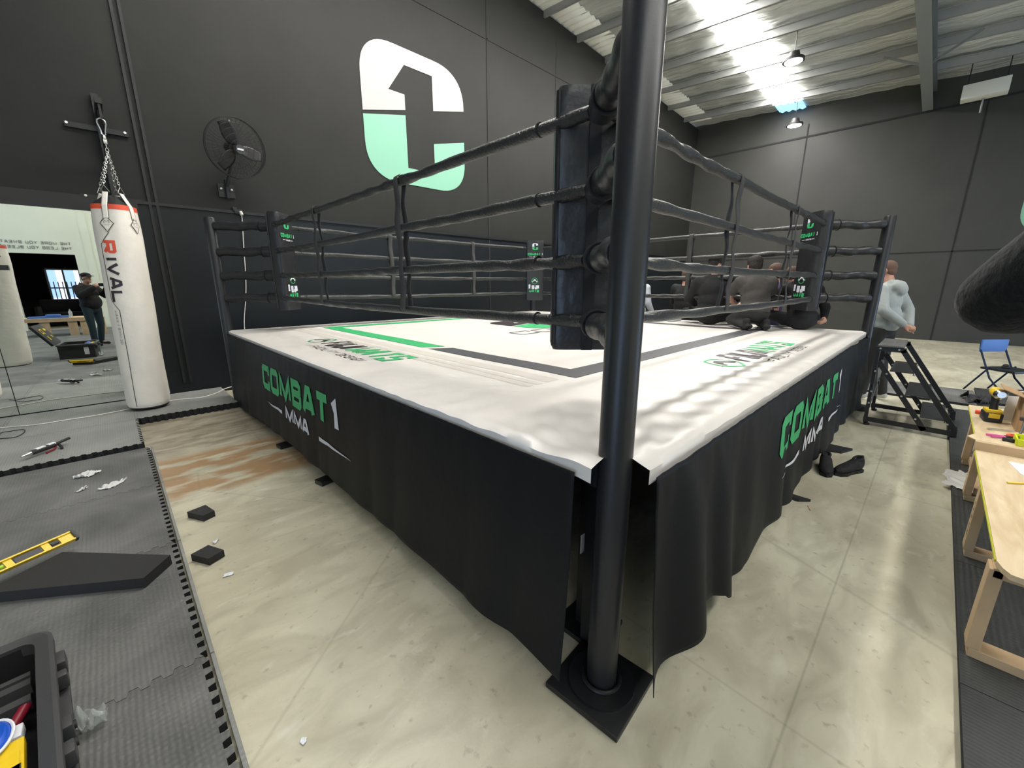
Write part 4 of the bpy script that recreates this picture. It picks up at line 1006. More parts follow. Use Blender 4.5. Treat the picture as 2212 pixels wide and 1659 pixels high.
# ================================================================== WALL FAN
fan = thing('wall_fan', 'black wall mounted fan with a round wire cage', 'fan', (.50, 6.06, 3.185))
Rf = Matrix.Rotation(math.radians(14), 3, 'X') @ Matrix.Rotation(math.radians(10), 3, 'Z')
def fp(r, a, y): return Rf @ Vector((r*math.cos(a), y, r*math.sin(a)))
mb = MB(); RF = .345
for y0, sg in ((-.03, -1), (.03, 1)):
    for k in range(44):
        a = 2*PI*k/44
        mb.tube([fp(RF*t, a, y0+sg*.085*(1-t**2.6)) for t in (.16, .35, .55, .75, .9, 1)], .0013, 4, cap=False)
    for t in (.3, .5, .68, .84): mb.tube([fp(RF*t, 2*PI*k/48, y0+sg*.085*(1-t**2.6)) for k in range(48)], .0014, 4, close=True)
    mb.tube([fp(RF, 2*PI*k/60, y0) for k in range(60)], .004, 6, close=True)
mb.tube([fp(RF+.002, 2*PI*k/60, 0) for k in range(60)], .006, 6, close=True)
mb.build('cage', 'fan_black', fan, 60)
mb = MB(); mb.cyl(fp(0, 0, -.12), fp(0, 0, -.10), .052, n=30); mb.build('front_badge', 'plastic_grey', fan)
mb = MB(); mb.box(Rf @ Vector((.0, -.123, .0)), (.07, .004, .02), Rf); mb.build('badge_label', 'paper', fan, 0)
for k in range(3):
    a0 = math.radians(112+120*k); mb = MB()
    def bl(u, v):
        r = .04+u*.27; wd_ = .035+.05*math.sin(min(1, u*1.15)*PI*.8); a = a0+(v-.5)*wd_*2/max(r, .09); return fp(r, a, (v-.5)*.05)
    mb.grid(12, 6, bl); mb.build('blade', 'steel_black', fan, 60, solid=.004)
mb = MB(); mb.cyl(fp(0, 0, .03), fp(0, 0, .21), .07, .06, n=28); mb.cyl(fp(0, 0, -.04), fp(0, 0, .03), .04, n=24); mb.build('motor', 'fan_black', fan)
mb = MB(); mb.tube([fp(0, 0, .14), Vector((-.05, .2, -.2)), Vector((-.1, .33, -.42))], .018, 12); mb.cyl((-.1, .33, -.33), (-.1, .33, -.56), .02, n=14); mb.box((-.1, .375, -.46), (.19, .02, .17)); mb.build('arm', 'steel_black', fan)
for dx in (-.06, .06):
    mb = MB(); mb.cyl((-.1+dx, .365, -.44), (-.1+dx, .35, -.44), .013, n=12); mb.build('bolt', 'bolt', fan)

# ================================================================== STEPS, CHAIR, TABLES ON THE RIGHT
st = thing('portable_steps', 'black steel steps with four grey treads leaning down away from the ring corner', 'steps', (4.76, 0, 0))
SW = .74
def stepframe(x):
    p = [(-.20, .05), (-.18, .86), (-.36, .86), (-.89, .10)]
    mb = MB(); B = lambda a, b, w_=.045: mb.beam((x, a[0], a[1]), (x, b[0], b[1]), .03, w_)
    B((-.20, .03), (-.185, .84)); B((-.16, .84), (-.40, .84)); B((-.375, .84), (-.87, .10)); B((-.21, .70), (-.66, .05)); B((-.18, .065), (-.88, .065)); B((-.875, .04), (-.865, .14))
    mb.build('side_frame', 'steel_black', st, 0)
    for (y, z) in ((-.20, .845), (-.345, .845), (-.29, .585), (-.50, .60), (-.44, .37), (-.655, .37), (-.58, .155), (-.81, .155), (-.197, .60), (-.2, .25), (-.2, .38)):
        mb = MB(); mb.cyl((x-.016, y, z), (x-.024, y, z), .009, n=10); mb.build('bolt', 'bolt', st)
    for y in (-.215, -.86):
        mb = MB(); mb.cyl((x, y, 0.001), (x, y, .022), .026, n=20); mb.cyl((x, y, .02), (x, y, .05), .009, n=10); mb.build('foot', 'foam_side', st)
stepframe(0); stepframe(SW)
for (y, z) in ((-.275, .872), (-.40, .62), (-.555, .395), (-.70, .185)):
    mb = MB(); w_ = .20 if z > .8 else .185
    mb.box((SW/2, y, z), (SW+.03, w_, .014)); mb.box((SW/2, y-w_/2+.004, z-.018), (SW-.04, .006, .03)); mb.build('tread', 'mat_grey' if z > .8 else 'plastic_grey', st, 0)
mb = MB(); mb.beam((.02, -.2, .62), (SW-.02, -.2, .2), .03, .03); mb.beam((.02, -.2, .2), (SW-.02, -.2, .62), .03, .03); mb.build('cross_brace', 'purlin', st, 0)
# folding chair
ch = thing('folding_chair', 'folding metal chair with a small blue backrest, near the far black wall', 'chair', (7.62, -1.02, 0.031), math.radians(-40))
for x in (0, .38):
    mb = MB(); mb.tube([(x, -.04, .70), (x, -.05, .60), (x, -.14, .42), (x, -.24, .22), (x, -.46, 0.005)], .011, 10); mb.build('back_leg', 'denim', ch)
    mb = MB(); mb.tube([(x, .02, 0.005), (x, -.16, .29), (x, -.22, .37)], .011, 10); mb.build('front_leg', 'denim', ch)
mb = MB(); mb.box((.19, -.055, .64), (.40, .025, .17), bev=.01); mb.build('backrest', 'blue_back', ch)
mb = MB(); mb.box((.19, -.30, .345), (.40, .38, .03), bev=.01); mb.build('seat', 'steel_black', ch)
mb = MB(); mb.beam((0, -.38, .08), (.38, -.38, .08), .014, .014); mb.build('stretcher', 'denim', ch, 0)
mb = MB(); mb.box((0, 0, .01), (.12, .07, .02), bev=.004); mb.ell((-.0, 0, .03), (.04, .03, .02)); o = mb.build('tape_measure', 'plastic_black'); o.location = (7.62, -1.33, .395); tag(o, 'small dark object left on the seat of the folding chair', 'tool')
crumple('black_sheet', 'crumpled black plastic sheet on the floor in front of the folding chair', 'sheet', (6.85, -1.12, .032), .62, .42, .08, 'foam', 21, rz=.3, n=34)
# trestles: rectangular timber frames standing across, under the low plywood tops
LBT = {1.31: 'nearest timber trestle frame, under the near end of the near plywood top', 2.22: 'timber trestle frame under the middle of the near plywood top, with stamped marks', 3.11: 'timber trestle frame where the two plywood tops meet', 3.96: 'farthest timber trestle frame, under the far plywood top'}
ZT_ = {1.31: .44, 2.22: .44, 3.11: .44, 3.96: .47}
for x, y0 in ((1.31, -.855), (2.22, -.87), (3.11, -.89), (3.96, -.90)):
    t = thing('timber_trestle', LBT[x], 'trestle', (x, y0, .031), 0, 'timber trestles under the plywood tops'); H = ZT_[x]-.035
    for yy in (-.02, -.98):
        mb = MB(); mb.box((.0, yy, H/2+.02), (.085, .04, H-.04), bev=.003); lg = mb.build('leg', 'pine', t, 0)
    if x == 2.22:
        mb = MB()
        text(mb, '1X3 H0', lambda u, v: (-.03+v, .0005, .32-u), .035, .8, .28, .4); mb.build('timber_stamp', 'black_print', lg, 0, normals=False)
    mb = MB(); mb.box((0, -.5, .02), (.085, .98, .04), bev=.003); mb.build('bottom_rail', 'pine', t, 0)
    mb = MB(); mb.box((0, -.5, H-.014), (.085, .98, .04), bev=.003); mb.build('top_rail', 'pine', t, 0)
mb = MB(); mb.beam((.0, 0, 0), (.9, 0, 0), .09, .035); o = mb.build('loose_batten', 'pine', smooth=0); o.location = (3.12, -.985, .11); 
tag(o, 'pine batten lying between the two far trestles, just above the floor', 'timber')
o.location.z = .093
o.location.x = 3.10
def top(x0, x1, y0, y1, z, th, lb, ragged=False):
    mb = MB(); pts = [(x1, y0), (x1, y1)]
    if ragged: pts += [(x0+.05, y1), (x0+.01, y1+.30), (x0-.012, y0-.28), (x0-.02, y0-.14), (x0-.03, y0-.08), (x0-.022, y0-.03), (x0+.012, y0-.012), (x0+.06, y0)]
    else: pts += [(x0, y1), (x0, y0)]
    mb.poly([(x, y, z-th) for x, y in pts][::-1], (0, 0, th)); o = mb.build('plywood_sheet', 'ply', smooth=0); tag(o, lb, 'worktop')
    mb = MB(); mb.box(((x0+x1)/2+.03, y0+.001, z-th/2), (x1-x0-.1, .004, th*.5)); mb.build('painted_edge', 'tray', o, 0); return o
top(1.22, 2.84, -.868, -1.95, .470, .022, 'pale plywood top of the near low table, with a broken front corner', True)
top(2.86, 4.12, -.872, -1.95, .502, .022, 'plywood top of the far low table, carrying the drill and cardboard box')
mb = MB(); mb.poly([(2.88, -.90, .503), (3.0, -.83, .503), (3.2, -.91, .503), (3.2, -1.3, .503), (2.88, -1.3, .503)], (0, 0, .006)); o = mb.build('plywood_offcut', 'ply', smooth=0); tag(o, 'thin pointed plywood offcut on the far table, poking past its edge', 'plywood')
mb = MB(); mb.box((2.852, -1.42, .487), (.045, 1.12, .075), bev=.003); o = mb.build('pine_beam', 'pine'); o.location = (0, 0, 0)
tag(o, 'planed pine beam lying across between the two plywood tops', 'timber')
TZ = .5105
crumple('white_film', 'crumpled white plastic film lying between the trestles, half on the concrete', 'film', (3.42, -.94, .031), .62, .40, .018, 'film', 31, rz=.2, n=40)
# things on the far table
dr = thing('cordless_drill', 'cordless drill in black and yellow standing on its battery, on the far table', 'drill', (3.62, -.965, TZ-.0075), -1.45)
dr.scale = (1.12, 1.12, 1.12)
mb = MB(); mb.box((0, 0, .032), (.085, .12, .06), bev=.008); mb.build('battery', 'plastic_black', dr)
mb = MB(); mb.box((0, 0, .07), (.075, .1, .02), bev=.005); mb.box((0, -.061, .045), (.05, .004, .03)); mb.build('battery_label', 'yellow', dr)
mb = MB(); mb.tube([(0, 0, .075), (0, .005, .12), (0, .012, .165)], [.022, .019, .022], 14); mb.build('grip', 'plastic_black', dr)
mb = MB(); mb.tube([(0, .07, .19), (0, 0, .19), (0, -.04, .19)], [.028, .032, .026], 18); mb.ell((0, .072, .19), (.027, .02, .027)); mb.build('motor_housing', 'yellow', dr)
mb = MB(); mb.tube([(0, -.04, .19), (0, -.06, .192), (0, -.09, .195)], [.030, .034, .02], 18); mb.build('chuck', 'chrome', dr)
mb = MB(); mb.box((0, 0, .012), (.05, .04, .024), bev=.003); o = mb.build('red_block', 'red'); o.location = (3.80, -.915, TZ-.0075); tag(o, 'small red block at the far corner of the table behind the drill', 'block')
mb = MB()
mb.grid(14, 12, lambda u, v: ((u-.5)*.16, .02*math.sin(u*PI)*math.sin(v*PI)*1.6+.004*fbm(u*6, v*6, 3), v*.19)); mb.grid(14, 12, lambda u, v: ((u-.5)*.16, -.02*math.sin(u*PI)*math.sin(v*PI)*1.6, v*.19)); bmesh.ops.remove_doubles(mb.bm, verts=mb.bm.verts, dist=1e-4)
o = mb.build('zip_bag', 'film'); o.location = (3.72, -1.10, TZ-.0070); o.rotation_euler = (0, 0, math.radians(-72)); tag(o, 'clear plastic bag of white parts standing beside the drill', 'bag')
bx = thing('cardboard_box', 'open brown cardboard box with a raised flap, at the right edge on the far table', 'box', (3.50, -1.22, TZ-.0075))
mb = MB()
for s in (-1, 1): mb.box((s*.12, 0, .12), (.005, .30, .24)); mb.box((0, s*.15, .12), (.24, .005, .24))
mb.box((0, 0, .003), (.24, .30, .005)); mb.build('carton', 'cardboard', bx, 0)
mb = MB(); mb.beam((0, .15, .24), (0, .255, .285), .24, .005, up=(0, 0, 1)); mb.build('flap', 'cardboard', bx, 0)
mb = MB(); mb.beam((.12, 0, .24), (.17, 0, .33), .28, .005, up=(0, 1, 0)); mb.build('flap', 'cardboard', bx, 0)
tr = thing('parts_tray', 'lime yellow plastic parts tray with white pieces, on the far table', 'tray', (3.04, -1.17, TZ), 0)
mb = MB(); mb.box((0, 0, .004), (.16, .26, .008))
for s in (-1, 1): mb.box((s*.08, 0, .02), (.008, .26, .04)); mb.box((0, s*.13, .02), (.16, .008, .04))
mb.box((0, .02, .02), (.16, .006, .036)); mb.build('tray_body', 'tray', tr, 0)
mb = MB(); mb.box((.08, -.05, .035), (.05, .1, .05), bev=.01); o = mb.build('white_part', 'paper'); o.location = (3.12, -1.12, TZ+.0); o.rotation_euler = (0, 0, 0); o.location = (3.04, -1.14, TZ+.0005); tag(o, 'white plastic piece lying in the lime yellow tray', 'part')
pl = thing('pliers', 'pink handled pliers lying on the offcut on the far table', 'pliers', (3.11, -1.0, TZ+.008), -1.1)
for s in (-1, 1): mb = MB(); mb.tube([(-.08, s*.022, 0), (-.03, s*.016, 0), (0, s*.004, 0)], .007, 8); mb.build('handle', 'pink', pl)
mb = MB(); mb.tube([(0, 0, 0), (.02, 0, 0), (.05, 0, 0)], [.011, .009, .003], 10); mb.build('jaw', 'plastic_black', pl)
mb = MB(); mb.tube([(.028*math.cos(t), .028*math.sin(t), .008) for t in [i*PI/10 for i in range(20)]], .008, 8, close=True); o = mb.build('tape_roll', 'red'); o.location = (3.17, -1.045, TZ); tag(o, 'small orange red tape roll beside the pink pliers', 'tape')
mb = MB(); mb.box((0, 0, .01), (.03, .05, .02), bev=.003); o = mb.build('black_block', 'plastic_black'); o.location = (3.035, -1.01, TZ); tag(o, 'small black block in front of the pink pliers', 'block')
mb = MB(); mb.tube([(-.07, 0, .006), (-.02, .004, .007), (.07, -.004, .006)], [.008, .005, .003], 8); o = mb.build('screwdriver', 'chrome'); o.location = (3.33, -1.0, TZ-.0075); o.rotation_euler = (0, 0, -1.2); tag(o, 'thin steel screwdriver behind the pink pliers', 'screwdriver')
hm = thing('hammer', 'small hammer standing with its grey handle against the tray, by the cardboard box', 'hammer', (3.20, -1.075, TZ))
mb = MB(); mb.tube([(-.10, .02, .01), (0, 0, .075), (.05, -.01, .11)], [.004, .008, .012], 8); mb.build('handle', 'plastic_grey', hm)
mb = MB(); mb.box((.055, -.012, .115), (.025, .06, .025), bev=.004); mb.build('hammer_head', 'plastic_grey', hm)
mb = MB(); mb.box((0, 0, .001), (.21, .15, .002)); o = mb.build('paper_sheet', 'paper', smooth=0); o.location = (2.60, -1.085, .4705); o.rotation_euler = (0, 0, .15); tag(o, 'white sheet of paper on the near plywood top', 'paper')
mb = MB(); mb.cyl((-.05, 0, .005), (.05, 0, .005), .0045, n=6); o = mb.build('carpenter_pencil', 'yellow'); o.location = (2.30, -1.0, .4705); o.rotation_euler = (0, 0, -.9); tag(o, 'yellow pencil on the near plywood top', 'pencil')

# shoes by the right skirt
def shoe(name, lb, loc, rz, m, grp=None, s=1.0):
    t = thing(name, lb, 'shoe', loc, rz, grp)
    mb = MB(); n = 26; rings = []
    for i in range(n+1):
        u = i/n; x = (-.14+.28*u)*s
        wd = (.033+.018*math.sin(min(1, u*1.05)*PI)**.6+.006*(u > .5)*(math.sin((u-.5)*2*PI)))*s
        if u > .93: wd *= max(.25, 1-(u-.93)*9)
        if u < .05: wd *= .7+u*6
        h = (.10-.06*max(0, (u-.30)/.70)**.7 - .012*math.exp(-((u-.2)/.07)**2) + .010*(u < .10))*s if u > .0 else .07
        if u > .95: h *= .75
        rg = []
        for k in range(18):
            a = 2*PI*k/18; cy = math.copysign(abs(math.cos(a))**.7, math.cos(a))*wd; z = (.5+.5*math.sin(a))**.8
            rg.append(mb.bm.verts.new((x, cy*(1-.25*z), .02+z*h)))
        rings.append(rg)
    for A, B in zip(rings, rings[1:]):
        for k in range(18): mb.bm.faces.new((A[k], A[(k+1) % 18], B[(k+1) % 18], B[k]))
    mb.bm.faces.new(rings[0][::-1]); mb.bm.faces.new(rings[-1]); mb.build('upper', m, t, 60)
    mb = MB(); pts = []
    out = [(-.145, 0), (-.135, .032), (-.08, .036), (0, .034), (.07, .048), (.12, .036), (.148, 0), (.12, -.040), (.07, -.046), (0, -.034), (-.08, -.036), (-.135, -.032)]
    mb.poly([(x*s, y*s, 0) for x, y in out], (0, 0, .026*s)); mb.build('sole', m if m == 'shoe_black' else 'paper', t, 60)
    mb = MB(); mb.tube([((-.088+.036*math.cos(q))*s-.0, .026*math.sin(q)*s, (.118+.012*math.cos(q+PI))*s) for q in [i*PI/8 for i in range(16)]], .009, 8, close=True); mb.build('collar', m, t)
    mb = MB(); mb.tube([(-.130*s, 0, .09*s), (-.138*s, 0, .122*s), (-.132*s, 0, .132*s)], .012, 8); mb.build('heel_tab', m, t)
    mb = MB()
    for i in range(4): x = (-.03+.024*i)*s; mb.tube([(x, -.022, .075-.009*i), (x+.004, 0, .088-.011*i), (x, .022, .075-.009*i)], .0035, 6)
    mb.build('laces', m, t); return t
s1 = shoe('trainer', 'black knit shoe lying nearer to the ring skirt, pointing at the camera', (2.97, -.10, .0), math.radians(193), 'shoe_black', None, 1.0)
s2 = shoe('trainer', 'black knit shoe standing farther out on the concrete, pointing at the ring', (3.10, -.262, .0), math.radians(153), 'shoe_black', None, 1.0)
s1.location = (3.02, -.125, .0)
for (loc, rz, lb) in (((5.12, 2.22, RH+.006), 2.9, 'white shoe on the canvas at the foot of the seated black clothed person'), ((5.22, 2.36, RH+.006), 2.6, 'white shoe on the canvas farther from the seated black clothed person')): shoe('white_shoe', lb, loc, rz, 'shoe_white')
# dark cloth flaps poking out under the skirt
for (p, sx, sy, lb, sd) in (((3.62, -.10, .002), .2, .18, 'flat black rubber offcut poking out beside the shoes, under the skirt', 41), ((2.30, -.03, .002), .07, .08, 'small black rubber offcut on the concrete below the skirt lettering', 42)):
    mb = MB(); mb.poly([(p[0]-sx/2, p[1]+.1, 0), (p[0]-sx/3, p[1]-.06, 0), (p[0]+sx/2, p[1]-.12, 0), (p[0]+sx/2.2, p[1]+.1, 0)], (0, 0, .02)); o = mb.build('rubber_offcut', 'foam', smooth=0); o.location = (0, 0, .001); tag(o, lb, 'rubber')
mb = MB(); mb.box((0, 0, .003), (.07, .006, .004)); o = mb.build('wood_splinter', 'pine', smooth=0); o.location = (*at(1748, 1098, 2, 0)[:2], 0); o.rotation_euler = (0, 0, .4); tag(o, 'tiny pale wood splinter on the concrete between skirt and tables', 'splinter')

# ================================================================== OVERHEAD LAMPS AND UNIT
for (p, lb) in (((12.2*.8+.6, 2.50, 6.15), 'round high bay lamp glowing beside the skylight, the nearer one'), ((13.9, 3.19, 5.93), 'round high bay lamp glowing below the end of the skylight')):
    t = thing('high_bay_lamp', lb, 'lamp', p, 0, 'round high bay lamps by the skylight')
    mb = MB(); mb.lathe([(.02, .16), (.09, .15), (.12, .05), (.2, .02), (.205, -.03), (.17, -.03)], n=36); mb.build('housing', 'plastic_black', t, 40)
    mb = MB(); mb.lathe([(.165, -.028), (.165, -.035)], n=36); mb.build('lens', 'lamp_on', t, 0)
    mb = MB(); mb.cyl((0, 0, .15), (0, 0, roof(p[0], p[1])-p[2]+.02), .008, n=8); mb.build('suspension', 'steel_black', t)
ac = thing('ceiling_unit', 'pale rectangular unit with a thin pipe hung under the ceiling, top right', 'air unit', (14.2, -.46, 5.82))
mb = MB(); mb.box((0, 0, .0), (.34, .74, .30), bev=.015); mb.build('casing', 'roof_bright', ac)
mb = MB(); mb.cyl((.05, .0, -.45), (.05, .0, -.14), .018, n=10); mb.build('drain_pipe', 'purlin', ac)
for y in (-.3, .3): mb = MB(); mb.cyl((0, y, .15), (0, y, roof(14.2, 0)-5.82+.02), .01, n=8); mb.build('hanger', 'steel_black', ac)
# bench, sofa and things in the room behind the camera, seen in the mirror
bn = thing('work_bench', 'low pine work bench seen in the mirror in front of the far doorway', 'bench', (-2.1, -4.6, .035))
mb = MB(); mb.box((0, 0, .50), (1.9, .8, .03)); mb.box((0, .38, .45), (1.9, .03, .08)); mb.build('bench_top', 'pine', bn, 0)
for x in (-.85, -.3, .25, .5, .85):
    mb = MB(); mb.box((x, .3, .24), (.19, .09, .48)); mb.build('leg', 'pine', bn, 0)
mb = MB(); mb.box((0, 0, .02), (.8, .4, .04)); mb.box((.1, .1, .07), (.3, .2, .06), bev=.02); o = mb.build('folded_sheet', 'blue_back'); o.location = (-2.3, -4.5, .552); tag(o, 'folded pale blue sheet on the pine bench in the mirror', 'sheet')
mb = MB(); mb.lathe([(.04, 0), (.04, .15), (.015, .2), (.015, .23)]); o = mb.build('water_bottle', 'clear'); o.location = (-1.85, -4.45, .552); tag(o, 'clear water bottle on the pine bench in the mirror', 'bottle')
sf = thing('sofa', 'black sofa below the bright window in the far room, seen in the mirror', 'sofa', (-2.0, -9.6, 0))
mb = MB(); mb.box((0, 0, .25), (1.7, .8, .5), bev=.06); mb.build('seat_base', 'terrain', sf)
mb = MB(); mb.box((0, -.35, .55), (1.7, .25, .8), bev=.09); mb.build('backrest', 'terrain', sf)
for s in (-1, 1): mb = MB(); mb.box((s*.85, 0, .36), (.22, .85, .72), bev=.08); mb.build('armrest', 'terrain', sf)

# ================================================================== PEOPLE
V = Vector
def blob(name, m, parent, prims, voxel=.012, sm=4, smooth_factor=.6):
    """one continuous surface grown from tapered limbs ('l', a, b, ra, rb) and ellipsoids ('e', c, r, rot)"""
    mb = MB()
    for p in prims:
        if p[0] == 'l':
            a, b, ra, rb = V(p[1]), V(p[2]), p[3], p[4]; n = 5
            mb.tube([a.lerp(b, i/n) for i in range(n+1)], [ra+(rb-ra)*i/n for i in range(n+1)], 16)
            mb.ell(a, (ra,)*3, u=16, v=10); mb.ell(b, (rb,)*3, u=16, v=10)
        else:
            mb.ell(p[1], p[2], p[3] if len(p) > 3 else None, u=22, v=14)
    o = mb.build(name, m, parent, 0)
    r = o.modifiers.new('r', 'REMESH'); r.mode = 'VOXEL'; r.voxel_size = voxel; r.use_smooth_shade = True
    s = o.modifiers.new('s', 'SMOOTH'); s.iterations = sm; s.factor = smooth_factor
    BLOBS.append((o, m)); return o
BLOBS = []
def Rz(a): return Matrix.Rotation(math.radians(a), 3, 'Z')
def Rx(a): return Matrix.Rotation(math.radians(a), 3, 'X')
def lerp(a, b, t): return V(a).lerp(V(b), t)
def hand(wr, d, palm_n, curl=.5, thumb=1):
    """wrist point, pointing direction, palm normal -> palm, four fingers of different length with two bends, thumb from the palm side"""
    d = V(d).normalized(); n = (V(palm_n)-d*V(palm_n).dot(d)).normalized(); s = d.cross(n)*thumb; wr = V(wr)
    out = [('l', wr, wr+d*.03, .026, .027), ('e', wr+d*.055, (.038, .038, .038)), ('e', wr+d*.055+s*.012, (.03, .03, .03)), ('e', wr+d*.055-s*.015, (.028, .028, .028))]
    for k, (off, L) in enumerate(((.027, .070), (.009, .080), (-.009, .075), (-.026, .058))):
        a = wr+d*.082+s*off; b = a+(d*math.cos(curl)+n*math.sin(curl))*L*.5; c = b+(d*math.cos(curl*2.2)+n*math.sin(curl*2.2))*L*.5
        out += [('l', a, b, .0095, .0088), ('l', b, c, .0088, .0078)]
    a = wr+d*.03+s*.03; b = a+(d*.6+s*.7+n*.3).normalized()*.04; c = b+(d*.8+s*.1+n*.6).normalized()*.032
    out += [('l', a, b, .012, .0105), ('l', b, c, .0105, .009)]; return out
def person(label, cat_group, loc, rz, J, wear, hair=None, face=0, face_pitch=0, fine=.010):
    t = thing('person', label, 'person', loc, math.radians(rz), cat_group)
    H = V(J['hd']); N_ = V(J['nk']); C_ = V(J['ch']); P_ = V(J['pv'])
    Rh = Rz(face) @ Rx(face_pitch)
    hp = lambda x, y, z: H+Rh @ V((x, y, z))
    body = [('e', hp(0, -.005, .025), (.074, .093, .092), Rh), ('e', hp(0, .025, -.045), (.055, .062, .062), Rh), ('e', hp(0, .06, -.085), (.032, .03, .026), Rh),
            ('l', hp(0, .088, .02), hp(0, .107, -.022), .009, .014), ('e', hp(.014, .095, -.028), (.009, .009, .008)), ('e', hp(-.014, .095, -.028), (.009, .009, .008)),
            ('e', hp(.076, -.01, -.005), (.012, .02, .032), Rh), ('e', hp(-.076, -.01, -.005), (.012, .02, .032), Rh), ('l', hp(-.02, .083, -.060), hp(.02, .083, -.060), .008, .008),
            ('l', hp(-.045, .078, .036), hp(.045, .078, .036), .011, .011),
            ('l', hp(0, -.02, -.06), N_, .056, .062), ('l', N_, lerp(N_, C_, .4), .07, .10)]
    tors = [('e', C_, (.155, .105, .17)), ('e', lerp(C_, P_, .5), (.135, .10, .15)), ('e', P_, (.155, .115, .12))]
    body += tors
    sl = wear.get('sleeve', 1)   # 1 long, .5 short
    topm, pm = wear['top'], wear.get('trousers')
    th = wear.get('thick', .016)
    top = [('e', C_, (.165+th, .112+th, .18)), ('e', lerp(C_, P_, .45), (.15+th, .112+th, .17)), ('e', lerp(C_, P_, .85), (.162+th, .122+th, .13)), ('l', N_-V((0, 0, .02)), lerp(N_, C_, .4), .08, .11)]
    pants = [('e', P_, (.168, .128, .125)), ('e', P_-V((0, 0, .03)), (.165, .125, .12))]
    shoes = {}
    for sd in ('L', 'R'):
        sh, el, wr = (V(J[k+sd]) for k in ('sh', 'el', 'wr'))
        hpj, kn, an = (V(J[k+sd]) for k in ('hp', 'kn', 'an')) if 'hp'+sd in J else (None,)*3
        body += [('l', lerp(sh, C_, .3), sh, .07, .058), ('l', sh, el, .050, .038), ('l', el, wr, .037, .024)]
        top += [('l', lerp(sh, C_, .35), sh, .09, .066+th*.5), ('l', N_, sh, .06, .06)]
        if sl == 1: top += [('l', sh, el, .062+th*.5, .05+th*.5), ('l', el, lerp(el, wr, .93), .05+th*.5, .036+th*.4)]
        else: top += [('l', sh, lerp(sh, el, .62), .064+th*.5, .062+th*.5)]
        hd_ = J.get('hand'+sd)
        if hd_: body += hand(wr, *hd_)
        else: body += hand(wr, (wr-el), (0, 1, 0) if abs((wr-el).normalized().y) < .8 else (0, 0, -1), .55, 1 if sd == 'L' else -1)
        if hpj is not None:
            body += [('l', hpj, kn, .082, .055), ('l', kn, lerp(kn, an, .35), .053, .056), ('l', lerp(kn, an, .35), an, .056, .036)]
            pants += [('l', hpj, kn, .098, .070), ('l', kn, lerp(kn, an, .4), .068, .066), ('l', lerp(kn, an, .4), lerp(kn, an, .97), .066, .058)]
            toe = V(J['to'+sd]); f = (toe-an); body += [('l', an, lerp(an, toe, .9), .036, .026)]
            fd = V((f.x, f.y, 0)) if abs(f.z) < f.length*.8 else f
            shoes[sd] = [('l', an-V((0, 0, .01)), an+V((0, 0, .05)), .046, .046), ('l', an-f.normalized()*.03-V((0, 0, .035)) if abs(f.z) < f.length*.8 else an, toe, .040, .032), ('e', lerp(an, toe, .85), (.045, .045, .035))]
    bo = blob('body', 'skin', t, body, fine, 2, .4)
    tp = blob('jumper' if sl == 1 else 'tshirt', topm, t, top+[tuple(x) for x in wear.get('extra', [])], .014, 5)
    if pm: blob('trousers', pm, t, pants, .014, 5)
    if wear.get('shoes'):
        for sd in shoes: blob('shoe', wear['shoes'], t, shoes[sd], .010, 3)
    for s_ in (-1, 1):
        mb = MB(); mb.ell(hp(.031*s_, .079, .012), (.013, .008, .007), Rh, 12, 8); e = mb.build('eye', 'paper', t, 60)
        mb = MB(); mb.ell(hp(.031*s_, .086, .012), (.005, .003, .005), Rh, 10, 6); mb.build('iris', 'black_print', e, 60)
    if hair:
        hm_, kind = hair
        if kind == 'short': pr = [('e', hp(0, -.018, .038), (.0775, .092, .088), Rh), ('e', hp(0, -.05, -.01), (.066, .055, .06), Rh)]
        elif kind == 'full': pr = [('e', hp(0, -.02, .055), (.092, .105, .088), Rh), ('e', hp(0, -.055, -.0), (.082, .065, .085), Rh), ('e', hp(0, .04, .10), (.06, .05, .03), Rh)]
        else: pr = [('e', hp(0, -.012, .052), (.086, .100, .084), Rh), ('e', hp(0, -.05, .0), (.076, .062, .078), Rh)]
        blob('hair', hm_, t, pr, .007, 1)
    return t, hp, Rh
STAND = dict(hd=(0, .02, 1.665), nk=(0, -.01, 1.49), ch=(0, -.005, 1.29), pv=(0, 0, .97),
    shL=(-.185, -.01, 1.43), elL=(-.24, -.03, 1.15), wrL=(-.25, .03, .91), shR=(.185, -.01, 1.43), elR=(.24, -.03, 1.15), wrR=(.25, .03, .91),
    hpL=(-.095, 0, .93), knL=(-.11, .02, .50), anL=(-.12, -.02, .085), toL=(-.14, .15, .035), hpR=(.095, 0, .93), knR=(.11, .02, .50), anR=(.12, -.02, .085), toR=(.14, .15, .035))
def J(**k): d = dict(STAND); d.update(k); return d
